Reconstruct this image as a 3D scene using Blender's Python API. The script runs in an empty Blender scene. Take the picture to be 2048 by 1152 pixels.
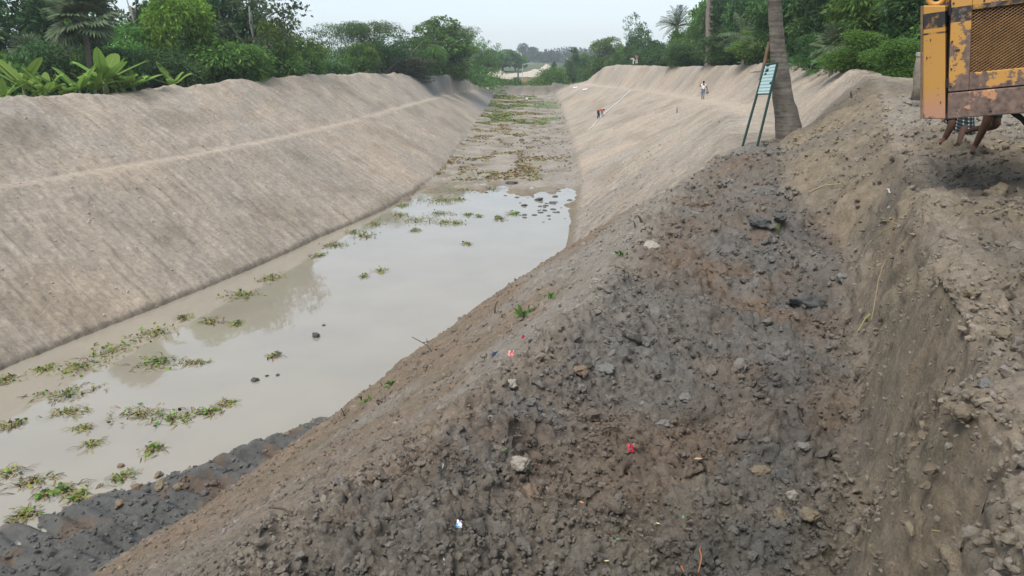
import bpy, bmesh, math, random
import numpy as np
from mathutils import Vector, Matrix, Euler
random.seed(11)
rng = np.random.default_rng(11)
R = math.radians
scene = bpy.context.scene
COL = scene.collection

# ------------------------------------------------------------------ camera
CAM_Z, PITCH, FPX = 9.0, R(17.4), 1490.0
cam_data = bpy.data.cameras.new("camera")
cam_data.sensor_width = 36.0
cam_data.lens = 36.0 * FPX / 2048.0
cam_data.clip_start = 0.05
cam_data.clip_end = 3000
cam = bpy.data.objects.new("camera", cam_data)
COL.objects.link(cam)
cam.location = (0, 0, CAM_Z)
cam.rotation_euler = (R(90) - PITCH, 0, 0)
scene.camera = cam

# ------------------------------------------------------------------ sky, sun, exposure
SUN_EL, SUN_AZ = R(58), R(-140)          # azimuth measured clockwise from +Y
world = bpy.data.worlds.new("World")
scene.world = world
world.use_nodes = True
wn = world.node_tree
bg = wn.nodes["Background"]
sky = wn.nodes.new("ShaderNodeTexSky")
sky.sky_type = 'NISHITA'
sky.sun_disc = False
sky.sun_elevation = SUN_EL
sky.sun_rotation = SUN_AZ
sky.altitude = 0
sky.air_density = 1.0
sky.dust_density = 0.5
sky.ozone_density = 1.0
# thin overcast: an even pale veil of cloud over the clear-sky colours
veil = wn.nodes.new("ShaderNodeMix"); veil.data_type = 'RGBA'
veil.inputs[0].default_value = 0.70
wn.links.new(sky.outputs[0], veil.inputs[6])
veil.inputs[7].default_value = (5.55, 6.25, 7.0, 1)
wn.links.new(veil.outputs[2], bg.inputs[0])
bg.inputs[1].default_value = 0.12
sun_d = bpy.data.lights.new("sun", 'SUN')
sun_d.energy = 2.8
sun_d.angle = R(34)
sun_d.color = (1.0, 0.95, 0.87)
sun = bpy.data.objects.new("sun", sun_d)
COL.objects.link(sun)
sv = Vector((math.sin(SUN_AZ) * math.cos(SUN_EL), math.cos(SUN_AZ) * math.cos(SUN_EL), math.sin(SUN_EL)))
sun.rotation_euler = (-sv).to_track_quat('-Z', 'Y').to_euler()
sun.location = (0, 0, 60)
vs = scene.view_settings
vs.view_transform = 'Standard'
vs.look = 'None'
vs.exposure = 0.45
vs.gamma = 1.0
scene.render.engine = 'CYCLES'
scene.cycles.max_bounces = 6
scene.cycles.diffuse_bounces = 3
scene.cycles.transparent_max_bounces = 8
scene.cycles.use_denoising = True

# ------------------------------------------------------------------ helpers
CT, ST = math.cos(PITCH), math.sin(PITCH)

def ray(px, py):
    u, v = (px - 1024.0) / FPX, (py - 576.0) / FPX
    return np.array([u, CT - v * ST, -ST - v * CT])

def P(px, py, Y=None, z=None):
    """World point seen at a photo pixel, at forward distance Y or height z."""
    d = ray(px, py)
    t = Y / d[1] if Y is not None else (z - CAM_Z) / d[2]
    return np.array([0, 0, CAM_Z]) + d * t

def tag(o, label=None, cat=None, group=None, kind=None):
    if label: o['label'] = label
    if cat: o['category'] = cat
    if group: o['group'] = group
    if kind: o['kind'] = kind
    return o

def thing(name, label, cat, loc=(0, 0, 0), rz=0.0, group=None):
    o = bpy.data.objects.new(name, None)
    COL.objects.link(o)
    o.location = loc
    o.rotation_euler = (0, 0, rz)
    o.empty_display_size = 0.2
    return tag(o, label, cat, group)

def link(name, me, parent=None, mat=None):
    o = bpy.data.objects.new(name, me)
    COL.objects.link(o)
    if parent: o.parent = parent
    if mat and len(me.materials) == 0: me.materials.append(mat)
    return o

def mesh_np(name, V, F, smooth=True, col=None, mat=None, vecs=None):
    """Mesh from arrays; F is (M,4) or (M,3) or a list of such arrays."""
    V = np.asarray(V, dtype=np.float32)
    Fs = F if isinstance(F, list) else [F]
    Fs = [np.asarray(f, dtype=np.int32) for f in Fs if len(f)]
    me = bpy.data.meshes.new(name)
    me.vertices.add(len(V))
    me.vertices.foreach_set("co", V.ravel())
    loops = np.concatenate([f.ravel() for f in Fs])
    tot = np.concatenate([np.full(len(f), f.shape[1], np.int32) for f in Fs])
    start = np.concatenate([[0], np.cumsum(tot)[:-1]]).astype(np.int32)
    me.loops.add(len(loops))
    me.loops.foreach_set("vertex_index", loops)
    me.polygons.add(len(tot))
    me.polygons.foreach_set("loop_start", start)
    me.polygons.foreach_set("loop_total", tot)
    me.polygons.foreach_set("use_smooth", np.full(len(tot), smooth, dtype=bool))
    if col is not None:
        c = np.ones((len(V), 4), np.float32)
        c[:, :col.shape[1]] = col
        me.color_attributes.new("Col", 'FLOAT_COLOR', 'POINT').data.foreach_set("color", c.ravel())
    if vecs is not None:
        me.attributes.new("sn", 'FLOAT_VECTOR', 'POINT').data.foreach_set("vector", np.asarray(vecs, np.float32).ravel())
    if mat: me.materials.append(mat)
    me.update()
    me.validate()
    return me

class Geo:
    """Collects simple shapes, then becomes one mesh."""
    def __init__(s): s.V, s.F4, s.F3, s.n, s.C = [], [], [], 0, []
    def add(s, V, F4=None, F3=None, c=None):
        V = np.asarray(V, float)
        s.V.append(V)
        if F4 is not None and len(F4): s.F4.append(np.asarray(F4, int) + s.n)
        if F3 is not None and len(F3): s.F3.append(np.asarray(F3, int) + s.n)
        s.C.append(np.tile(np.asarray(c if c is not None else (1, 1, 1), float), (len(V), 1)))
        s.n += len(V)
        return s
    def box(s, lo, hi, M=None, c=None):
        x0, y0, z0 = lo; x1, y1, z1 = hi
        V = np.array([[x0,y0,z0],[x1,y0,z0],[x1,y1,z0],[x0,y1,z0],[x0,y0,z1],[x1,y0,z1],[x1,y1,z1],[x0,y1,z1]], float)
        if M is not None: V = V @ np.asarray(M)[:3, :3].T + np.asarray(M)[:3, 3]
        return s.add(V, [[0,3,2,1],[4,5,6,7],[0,1,5,4],[1,2,6,5],[2,3,7,6],[3,0,4,7]], c=c)
    def tube(s, pts, rad, n=8, c=None, caps=True, jit=0.0):
        pts = np.asarray(pts, float)
        m = len(pts)
        rad = np.full(m, rad, float) if np.isscalar(rad) else np.asarray(rad, float)
        T = np.gradient(pts, axis=0)
        T /= np.linalg.norm(T, axis=1)[:, None] + 1e-9
        ref = np.array([0, 0, 1.0]) if abs(T[0, 2]) < 0.9 else np.array([1.0, 0, 0])
        V = []
        u = np.cross(T[0], ref); u /= np.linalg.norm(u)
        for i in range(m):
            u = u - T[i] * np.dot(u, T[i]); u /= np.linalg.norm(u) + 1e-9
            w = np.cross(T[i], u)
            for k in range(n):
                a = 2 * math.pi * k / n
                r = rad[i] * (1 + (jit * rng.uniform(-1, 1) if jit else 0))
                V.append(pts[i] + r * (math.cos(a) * u + math.sin(a) * w))
        F = [[i*n+k, i*n+(k+1)%n, (i+1)*n+(k+1)%n, (i+1)*n+k] for i in range(m-1) for k in range(n)]
        F3 = []
        if caps:
            V.append(pts[0]); V.append(pts[-1])
            a, b = m*n, m*n+1
            for k in range(n):
                F3.append([a, (k+1)%n, k]); F3.append([b, (m-1)*n+k, (m-1)*n+(k+1)%n])
        return s.add(V, F, F3, c)
    def mesh(s, name, mat=None, smooth=False, color=False):
        V = np.concatenate(s.V)
        F = []
        if s.F4: F.append(np.concatenate(s.F4))
        if s.F3: F.append(np.concatenate(s.F3))
        return mesh_np(name, V, F, smooth, np.concatenate(s.C) if color else None, mat)
    def build(s, name, mat=None, parent=None, smooth=False, color=False, bevel=0.0):
        o = link(name, s.mesh(name, mat, smooth, color), parent)
        if bevel:
            b = o.modifiers.new("bevel", 'BEVEL'); b.width = bevel; b.segments = 2; b.limit_method = 'ANGLE'
        return o

# ---- numpy noise
_perm = np.random.default_rng(5).permutation(256)
_perm = np.concatenate([_perm, _perm, _perm])
_ga = np.random.default_rng(6).uniform(0, 2 * math.pi, 256)
_gx, _gy = np.cos(_ga), np.sin(_ga)
_rnd = np.random.default_rng(8).uniform(0, 1, (4, 256))

def _h(ix, iy, seed):
    return _perm[_perm[(ix + seed * 37) & 255] + ((iy + seed * 91) & 255)]

def gn(x, y, seed=0):
    ix, iy = np.floor(x).astype(np.int64), np.floor(y).astype(np.int64)
    fx, fy = x - ix, y - iy
    u, v = fx*fx*fx*(fx*(fx*6-15)+10), fy*fy*fy*(fy*(fy*6-15)+10)
    def g(dx, dy):
        h = _h(ix + dx, iy + dy, seed)
        return _gx[h] * (fx - dx) + _gy[h] * (fy - dy)
    a = g(0, 0); b = g(1, 0); c = g(0, 1); d = g(1, 1)
    return (a + (b - a) * u + (c - a) * v + (a - b - c + d) * u * v) * 1.5

def fbm(x, y, octv=4, seed=0, gain=0.5):
    s = np.zeros_like(x, dtype=float); a = 1.0
    for k in range(octv):
        s += a * gn(x * 2**k + 13.7 * k, y * 2**k - 7.3 * k, seed + k)
        a *= gain
    return s

def lumps(x, y, cell, seed, flat=0.7, keep=1.0):
    """Height of irregular half-buried clods of about the cell size, and a random tint per clod."""
    X, Y = x / cell, y / cell
    X = X + 0.28 * gn(X * 1.7, Y * 1.7, seed + 3); Y = Y + 0.28 * gn(X * 1.7 + 9, Y * 1.7, seed + 4)
    ix, iy = np.floor(X).astype(np.int64), np.floor(Y).astype(np.int64)
    best = np.zeros_like(X); tint = np.zeros_like(X)
    for dx in (-1, 0, 1):
        for dy in (-1, 0, 1):
            h = _h(ix + dx, iy + dy, seed)
            cx = ix + dx + _rnd[0][h]; cy = iy + dy + _rnd[1][h]
            r = 0.18 + 0.62 * _rnd[2][h] ** 2
            r = np.where(_rnd[3][h] < keep, r, 0.001)
            an = _rnd[1][h] * 6.28
            ax, ay = X - cx, Y - cy
            p = ax * np.cos(an) + ay * np.sin(an); q = -ax * np.sin(an) + ay * np.cos(an)
            d2 = (p * p + (q * 1.45) ** 2) / (r * r)
            hh = np.where(d2 < 1, r * np.maximum(0, 1 - d2) ** .8, 0)
            m = hh > best
            best = np.where(m, hh, best); tint = np.where(m, _rnd[3][h] - 0.5, tint)
    return best * cell * flat, tint

def sstep(a, b, x):
    t = np.clip((x - a) / (b - a), 0, 1)
    return t * t * (3 - 2 * t)
# ------------------------------------------------------------------ tuning
NCOL = 610
WATER_COL = (.280, .248, .196)
HAZE = 0.00055
# ------------------------------------------------------------------ terrain: rails along a bent canal
_c = np.array([(-30,-44),(-24,-22),(-18.2,-3),(-14.6,8),(-10.1,18.5),(-4.2,35),(-0.3,55),(0.45,80),(1.2,110),(2.2,146),(2.8,175),(3.6,220),(5,300),(9,480),(14,800)], float)
_t = np.linspace(0, len(_c) - 1, 100)
_i = np.clip(_t.astype(int), 0, len(_c) - 2); _f = (_t - _i)[:, None]
_p0, _p1, _p2, _p3 = _c[np.maximum(_i-1, 0)], _c[_i], _c[_i+1], _c[np.minimum(_i+2, len(_c)-1)]
CL = 0.5 * ((2*_p1) + (-_p0+_p2)*_f + (2*_p0-5*_p1+4*_p2-_p3)*_f**2 + (-_p0+3*_p1-3*_p2+_p3)*_f**3)
_seg = np.diff(CL, axis=0); _sl = np.linalg.norm(_seg, axis=1)
_s0 = np.concatenate([[0], np.cumsum(_sl)])

def to_sn(x, y):
    x = np.asarray(x, float); y = np.asarray(y, float)
    best = np.full(x.shape, 1e18); S = np.zeros(x.shape); N = np.zeros(x.shape)
    for k in range(len(_seg)):
        ex, ey = _seg[k] / _sl[k]
        ax, ay = x - CL[k, 0], y - CL[k, 1]
        t = ax * ex + ay * ey
        tc = np.clip(t, 0 if k else -1e9, _sl[k] if k < len(_seg)-1 else 1e9)
        px, py = ax - tc * ex, ay - tc * ey
        d = px*px + py*py
        m = d < best
        best = np.where(m, d, best)
        S = np.where(m, _s0[k] + tc, S)
        N = np.where(m, np.sign(ax * ey - ay * ex) * np.sqrt(d), N)
    return S, N

SW = float(to_sn(np.array([2.6]), np.array([166.0]))[0][0])       # where the unfinished end of the cut stands

def rail(pts, end=None):
    a = np.array(pts, float)
    s, n = to_sn(a[:, 0], a[:, 1])
    r = np.stack([s, n, a[:, 2]], 1)
    r = r[np.argsort(r[:, 0])]
    if end: r = np.concatenate([r, np.array(end, float)])
    return r

def PX(lst):
    return [P(e[0], e[1], Y=e[2]) if len(e) == 3 else P(e[0], e[1], z=e[3]) for e in lst]

left_crest = PX([(0,195,34.6),(110,192,37.5),(200,189,40),(290,182,44),(340,172,46.5),(400,171,49),(480,164,54),(560,157,60.5),(640,150,68),(730,147,82),(800,148,98),(850,153,108),(900,148,120),(930,157,135),(962,174,150)])
left_crest = [np.array([-27, 8, 7.3]), np.array([-24.7, 22, 7.2])] + left_crest
rD = rail(left_crest, end=[(SW+2, -9, 2.2), (SW+30, -9, 2.2)])
left_path = PX([(0,379,0,4.2),(200,345,0,4.15),(400,310,0,4.1),(520,287,0,4.1),(620,264,51),(740,234,64),(840,206,84),(900,190,115),(960,179,148)])
left_path = [np.array([-27, 4, 4.3]), np.array([-23, 16, 4.25])] + left_path
rF = rail(left_path, end=[(SW+1, -7.6, 2.0), (SW+30, -7.6, 2.0)])
rE = rF.copy(); rE[:, 1] -= 0.55; rE[:, 2] += 0.06
rC = rD.copy(); rC[:, 1] -= 1.6; rC[:, 2] -= 0.25
rB = rD.copy(); rB[:, 1] -= 4.5; rB[:, 2] = np.minimum(5.2, rD[:, 2] - 0.2)
floor_pts = [(0,0.0),(62,0.0),(88,0.0),(99,0.0),(101,0.02),(106,0.12),(116,0.22),(140,0.34),(180,0.5),(SW,0.65),(SW+1.2,2.3),(SW+30,2.0),(900,2)]
fs, fz = np.array(floor_pts).T
left_toe = PX([(0,741,0,0.0),(160,676,0,0.0),(340,605,0,0.0),(480,548,0,0.0),(640,475,0,0.0),(760,424,0,0.0),(862,362,0,0.0),(905,310,68),(930,280,82),(958,245,105),(982,212,140)])
left_toe = [np.array([-24, -3, 0]), np.array([-20.5, 8.5, 0])] + left_toe
rG = rail(left_toe, end=[(SW, -6.4, 0), (SW+1.2, -6.4, 0), (SW+30, -6.4, 0)])
right_toe = PX([(300,1080,0,.15),(460,985,0,.12),(640,868,0,.08),(860,722,0,0.0),(1000,628,0,0.0),(1090,560,0,0.0),(1130,500,0,0.0),(1143,420,0,0.0),(1150,378,0,0.0),(1146,330,64),(1138,285,80),(1125,240,108),(1112,206,150)])
right_toe = [np.array([-14.5, -6, .2]), np.array([-10.2, 5.5, .2])] + right_toe
rH = rail(right_toe, end=[(SW, 6.4, 0), (SW+1.2, 6.4, 0), (SW+30, 6.4, 0)])
for r in (rG, rH):
    fl = np.interp(r[:, 0], fs, fz)
    r[:, 2] = np.where(fl > 0.01, fl + 0.12, np.maximum(r[:, 2], 0.0))
rH[-2:, 2] += 0.7
shore = PX([(-60,1090,0,-.02),(0,1056,0,-.02),(200,990,0,-.02),(380,946,0,-.02),(520,890,0,-.02),(655,842,0,-.02)])
rS = rail([np.array([-16.5, 0, -.02])] + shore)
right_edge = PX([(450,1152,3.6),(700,950,4.6),(1000,760,6.16),(1180,600,8),(1290,440,12),(1395,352,17),(1455,262,28),(1438,226,45),(1390,204,68),(1320,190,86),(1250,178,105),(1180,172,130),(1150,171,150)])
right_edge = [np.array([-9, -10, 6.1]), np.array([-4.5, -1.5, 6.1])] + right_edge
rI = rail(right_edge, end=[(SW+2, 9.5, 2.4), (SW+30, 9.5, 2.2)])
rJ = rail([(-7,-9,6.2),(-1.6,-1.6,6.2),(.75,1.6,6.0),(1.35,2.35,5.92),(2.3,4.12,5.9),(2.86,5.36,5.95),(3.36,6.5,6.05),(4.08,8.4,6.1),(4.9,10.6,6.4),(5.2,14,6.68),(7.1,19.8,6.9),(9.6,25,6.5),(13,36,6.25),(14.6,45,6.1),(17.0,60,5.6),(18.4,74,5.15),(18.2,95,4.6),(16.2,118,4.2),(14.6,135,4.0)],
          end=[(SW-8, 12, 3.6), (SW+2, 11, 2.8), (SW+30, 11, 2.4)])
rK = rail([(-6.5,-9.5,7.4),(-1.1,-1.9,7.4),(1.15,1.5,7.4),(2.0,2.85,7.4),(3.22,5.35,7.4),(4.05,7.35,7.42),(4.85,8.95,7.45),(5.75,11.2,7.55),(7.1,14.5,7.65),(8.7,18.2,8.0),(11.0,24,8.4),(12.4,28,8.35),(15.5,36,8.35),(18.3,45,8.45),(20.2,60,8.3),(20.9,70,8.1),(20.6,95,7.6),(18.6,118,7.45),(17.3,130,7.4),(16.2,138,6.9),(15.2,146,5.3)],
          end=[(SW-3, 13.4, 3.6), (SW+2, 12.5, 3.0), (SW+30, 12.5, 2.5)])
rL = rK.copy(); rL[:, 1] += np.interp(rL[:, 0], [0, 66, 85, 100, 130], [9, 9, 5, 3.5, 3])
rL[:, 2] = np.where(rL[:, 0] < 66, rL[:, 2] + .05, rL[:, 2] - 0.25)
rL[:, 2] = np.where((rL[:, 0] >= 66) & (rL[:, 0] < 92), 7.7, rL[:, 2])
rM = rL.copy(); rM[:, 1] += 5; rM[:, 2] = np.minimum(6.6, rL[:, 2] - 0.1)

def rint(r, s, k): return np.interp(s, r[:, 0], r[:, k])

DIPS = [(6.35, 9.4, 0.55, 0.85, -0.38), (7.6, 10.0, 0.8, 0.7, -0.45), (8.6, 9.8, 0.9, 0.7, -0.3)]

def terrain(x, y, full=True):
    """Ground height (and soil data) at world x, y."""
    x = np.asarray(x, float); y = np.asarray(y, float)
    s, n = to_sn(x, y)
    rr = np.hypot(x, y)
    fl = np.interp(s, fs, fz)
    nG, nH = rint(rG, s, 1), rint(rH, s, 1)
    zG, zH = rint(rG, s, 2), rint(rH, s, 2)
    nS = np.where(s < rS[-1, 0], np.interp(s, rS[:, 0], rS[:, 1]), nH - 0.3 - 0.0 * s)
    nS = np.minimum(nS, nH - 0.25)
    deep = np.where(fl > 0.001, fl + 0.02, -0.5)
    deep = np.where((s > 94) & (s < 101), -0.5 + 0.52 * sstep(94, 101, s), deep)
    ks = [(np.full_like(s, -400), np.interp(s, [100, 200, 300], [4.4, 2.6, 2.4])),
          (rint(rB, s, 1) - 2, np.interp(s, [100, 200, 300], [4.4, 2.6, 2.4])),
          (rint(rB, s, 1), np.interp(s, [100, 200, 300], [4.6, 2.6, 2.4])),
          (rint(rC, s, 1), rint(rC, s, 2)), (rint(rD, s, 1), rint(rD, s, 2)),
          (rint(rE, s, 1), rint(rE, s, 2)), (rint(rF, s, 1), rint(rF, s, 2)),
          (nG, zG), (nG + 1.2, deep), (nS - 1.0, deep),
          (nS, np.where(fl > 0.01, fl + 0.03, np.where(s < rS[-1, 0], -0.02, -0.10))), (nH, zH),
          (rint(rI, s, 1), rint(rI, s, 2)), (rint(rJ, s, 1), rint(rJ, s, 2)),
          (rint(rK, s, 1), rint(rK, s, 2)), (rint(rL, s, 1), rint(rL, s, 2)),
          (rint(rM, s, 1), np.interp(s, [60, 100, 170, 250], [7.5, 6.5, 3.0, 2.5])),
          (np.full_like(s, 400), np.interp(s, [60, 100, 170, 250], [7.3, 6.3, 3.0, 2.5]))]
    def prof(nq):
        zz = np.array(ks[0][1], float)
        pn, pz = ks[0]
        for kn, kz in ks[1:]:
            kn = np.maximum(kn, pn + 0.05)
            t = np.clip((nq - pn) / (kn - pn), 0, 1)
            zz = np.where(nq >= pn, pz + (kz - pz) * t, zz)
            pn, pz = kn, kz
        return zz
    wob = sstep(0.8, 2.0, n - rint(rI, s, 1)) * (1 - sstep(18, 30, rr))
    nw = n + wob * (0.26 * gn(x / 1.2, y / 1.2, 17))
    z = prof(nw)
    rnd = (n > rint(rI, s, 1) - .6) | (n < rint(rF, s, 1) + .4)
    z = np.where(rnd, (z + prof(nw - .05) + prof(nw + .05)) / 3, z)
    nD, nF, nI, nJ, nK = rint(rD, s, 1), rint(rF, s, 1), rint(rI, s, 1), rint(rJ, s, 1), rint(rK, s, 1)
    nE = rint(rE, s, 1)
    # ---- soil zones
    fac = np.clip((n - nH) / np.maximum(nI - nH, 0.5), 0, 1)
    toe_s, top_s = 77.0 + 0.0 * s, SB_TOP
    near = 1 - sstep(-0.8, 0.8, s + 0.35 * gn(x * .8, y * .8, 3) - (77.0 + (SB_TOP - 77.0) * fac))
    near = np.where(n > nI, 1 - sstep(0, 5, s - SB_TOP - 5 * sstep(0, 3, n - nI)), near)
    right = sstep(0.0, 0.6, n - nH)
    slope_r = right * (1 - sstep(-0.3, 0.5, n - nI))
    shelf = sstep(-0.5, 0.4, n - nI) * (1 - sstep(-0.2, 0.4, n - nJ))
    face = sstep(-0.3, 0.2, n - nJ) * (1 - sstep(-0.1, 0.35, n - nK))
    plat = sstep(-0.1, 0.5, n - nK)
    mud = sstep(-0.3, 0.3, n - nS + 0.0) * (1 - right) * (s < rS[-1, 0] + 3)
    left = 1 - sstep(-0.12, 0.0, n - nG)
    upleft = 1 - sstep(-0.5, 0.3, n - nE)
    pathl = sstep(-0.25, 0.1, n - nE) * (1 - sstep(-0.05, 0.3, n - nF))
    bed = (1 - left) * (1 - right) * (1 - mud)
    dry = bed * sstep(98, 103, s)
    endw = sstep(SW - 1.5, SW + 0.5, s) * (np.abs(n) < 14)
    field = sstep(SW + 1.5, SW + 6, s)
    inside = (n > rint(rC, s, 1) - 1.0) & (n < rint(rL, s, 1) + 2.0)
    outside = np.where(inside, 0.0, 1.0)
    mound = face * sstep(12, 17, rr)
    rough = np.clip(near * (0.42 * slope_r + 1.0 * shelf + 0.85 * face + 0.7 * plat) + 0.55 * mud, 0, 1)
    rough = np.maximum(rough, face * 0.45 * (s < 100)) 
    rough = np.maximum(rough, plat * 0.5 * (rr < 40) * (n < nK + 9))
    trk = mud * np.exp(-((n - nS - 0.6) / 0.75) ** 2) * sstep(50, 56, s) * (1 - sstep(67, 68.5, s))
    rough = rough * (1 - 0.75 * sstep(14, 40, rr)) * (1 - .75 * trk)
    if not full:
        return z
    # ---- relief
    cr_l = np.exp(-((n - nD) / 1.6) ** 2) * (s < SW)
    cr_r = np.exp(-((n - nK) / 1.8) ** 2) * (s < SW) * sstep(16, 26, rr)
    z = z + cr_l * (0.12 * fbm(s / 1.6, n / 1.6, 4, 21) + 0.16 * np.maximum(0, gn(s / .9, n / .9, 22))) 
    z = z + cr_r * (0.10 * fbm(s / 2.2, n / 2.2, 3, 23))
    bank = np.clip(left + slope_r * (1 - near) + face * (1 - near), 0, 1) * (1 - outside) * (1 - field)
    streak = fbm(s * 2.6 + 0.35 * n, n * 0.22, 3, 31)
    z = z + bank * (1 - pathl) * (0.035 * streak + 0.06 * fbm(s / 4, n / 5, 2, 33) + 0.018 * fbm(x * 3.2, y * 3.2, 2, 35))
    z = z + upleft * (1 - outside) * 0.17 * fbm(s / 5.5, n / 3.5, 3, 37) * (s < SW)
    z = z + dry * (0.10 * fbm(x / 2.5, y / 4, 3, 41) + 0.05 * fbm(x * 1.6, y * 1.2, 2, 43)) * (1 - field)
    shl = bed * sstep(88, 97, s) * (1 - sstep(99, 104, s))
    z = z + shl * (0.34 * fbm(x / 1.7, y / 2.6, 5, 45, .55))
    z = z + endw * (1 - field) * 0.8 * np.abs(gn(x * .9, y * .5, 47))
    z = z + field * (0.25 * fbm(x / 9, y / 14, 3, 49)) + outside * 0.15 * fbm(x / 5, y / 5, 2, 51) * (rr > 6)
    z = z + near * slope_r * (0.55 * np.sin(np.clip(fac, 0, 1) * math.pi) * (1 - sstep(60, 76, s) * 0.35)) * sstep(60, 67, s)
    # digging marks, hollows
    for dx, dy, sx, sy, dz in DIPS:
        q = ((x - dx) / sx) ** 2 + ((y - dy) / sy) ** 2
        z = z + dz * np.exp(-q * q)
    tint = np.zeros_like(z)
    m = (rough > 0.03) & (rr < 60)
    if m.any():
        X, Y_, rg = x[m], y[m], rough[m]
        big = 0.13 * fbm(X / 1.1, Y_ / 1.1, 3, 61) + 0.20 * fbm(X / 3.3, Y_ / 3.3, 2, 63) * np.where(rr[m] < 30, 1, .5)
        l1, t1 = lumps(X, Y_, 0.55, 71, 0.42, 0.6)
        l2, t2 = lumps(X, Y_, 0.24, 73, 0.55, 0.75)
        l3, t3 = lumps(X, Y_, 0.11, 75, 0.65, 0.9)
        l4, t4 = lumps(X, Y_, 0.05, 77, 0.7, 0.95)
        patch = 0.55 + 0.45 * sstep(-0.3, 0.5, gn(X / 1.4, Y_ / 1.4, 79))
        fl_ = face[m]
        keepbig = (1 - 0.75 * fl_)
        dz = rg * (big * (1 - .35 * fl_) + patch * (l1 * keepbig + l2 * keepbig) + .7 * l3 * (.5 + .5 * patch) * keepbig)
        # a dug face: vertical flutes and crumbly pockets
        S_, N_ = s[m], n[m]
        dz = dz + fl_ * rg * 0.20 * fbm(X * 1.6, Y_ * 1.6, 2, 83)
        z[m] += dz
        tint[m] = 0.5 * t1 * (l1 > .01) + 0.5 * t2 * (l2 > .01) + 0.4 * t3 * (l3 > .005) + 0.2 * t4
    # crawler prints in the wet clay at the water
    tr = mud * np.exp(-((n - nS - 0.6) / 0.75) ** 2) * sstep(50, 56, s) * (1 - sstep(67, 68.5, s))
    z = z + tr * (.65 + .6 * gn(s / .9, n / .9, 131)) * (0.23 * np.abs(np.sin(s * math.pi / 0.42 + n * 0.5 + 1.3 * gn(s / 1.6, n / 3, 133))) ** 1.3 - 0.05)
    tr2 = mud * np.exp(-((n - nH + 0.75) / 0.5) ** 2) * sstep(44, 48, s) * (1 - sstep(65, 67, s))
    z = z + tr2 * (0.24 * np.abs(np.sin(s * math.pi / 0.46 - n * 0.7)))
    z = z + mud * (0.04 + 0.10 * fbm(x * .8, y * .8, 2, 87))
    z = z + .09 * sstep(.02, .12, nG - n) * (1 - sstep(.3, 2.0, nG - n)) * (s < 101)
    # ragged waterline
    wl = np.exp(-((n - nG) / 0.5) ** 2) * (s < 100)
    z = z + wl * 0.03 * fbm(s * 1.3, n, 2, 89)
    info = dict(s=s, n=n, rr=rr, near=near, right=right, slope_r=slope_r, shelf=shelf, face=face, plat=plat, mud=mud, left=left, upleft=upleft,
                pathl=pathl, bed=bed, dry=dry, endw=endw, field=field, outside=outside, rough=rough, tint=tint, streak=streak, fac=fac,
                nG=nG, nH=nH, nS=nS, nI=nI, nJ=nJ, nK=nK, nD=nD, nE=nE, nF=nF)
    return z, info

SB_TOP = float(to_sn(np.array([4.6]), np.array([17.5]))[0][0])

def ground_z(x, y):
    return float(terrain(np.array([x], float), np.array([y], float))[0][0])

def hit(px, py, lift=0.0, water=True):
    """Where the line of sight through a photo pixel meets the ground or the water."""
    d = ray(px, py)
    t = np.exp(np.linspace(math.log(1.5), math.log(600), 900))
    for _ in range(2):
        p = np.array([0, 0, CAM_Z]) + t[:, None] * d
        g = terrain(p[:, 0], p[:, 1])[0]
        if water: g = np.maximum(g, np.where(p[:, 1] < 64, 0.0, -9))
        below = np.nonzero(p[:, 2] < g)[0]
        if len(below) == 0: return p[-1]
        k = max(1, below[0])
        t = np.linspace(t[k-1], t[k], 60)
    q = p[k].copy()
    q[2] = g[k] + lift
    return q

# ---- soil colour (what the earth itself is: dry pale silt, brown loam, blue-grey clay, wet mud, turf)
C_PALE, C_DUST = np.array([.395,.322,.250]), np.array([.410,.342,.270])
C_BROWN, C_DARK = np.array([.186,.134,.096]), np.array([.172,.155,.134])
C_CLAY, C_WET = np.array([.160,.154,.142]), np.array([.090,.090,.086])
C_TAN, C_GREY = np.array([.195,.158,.112]), np.array([.310,.274,.232])
C_GRASS = np.array([.070,.105,.035])

def mixc(c, d, w):
    return c + (d - c) * np.clip(w, 0, 1)[:, None]

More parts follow.
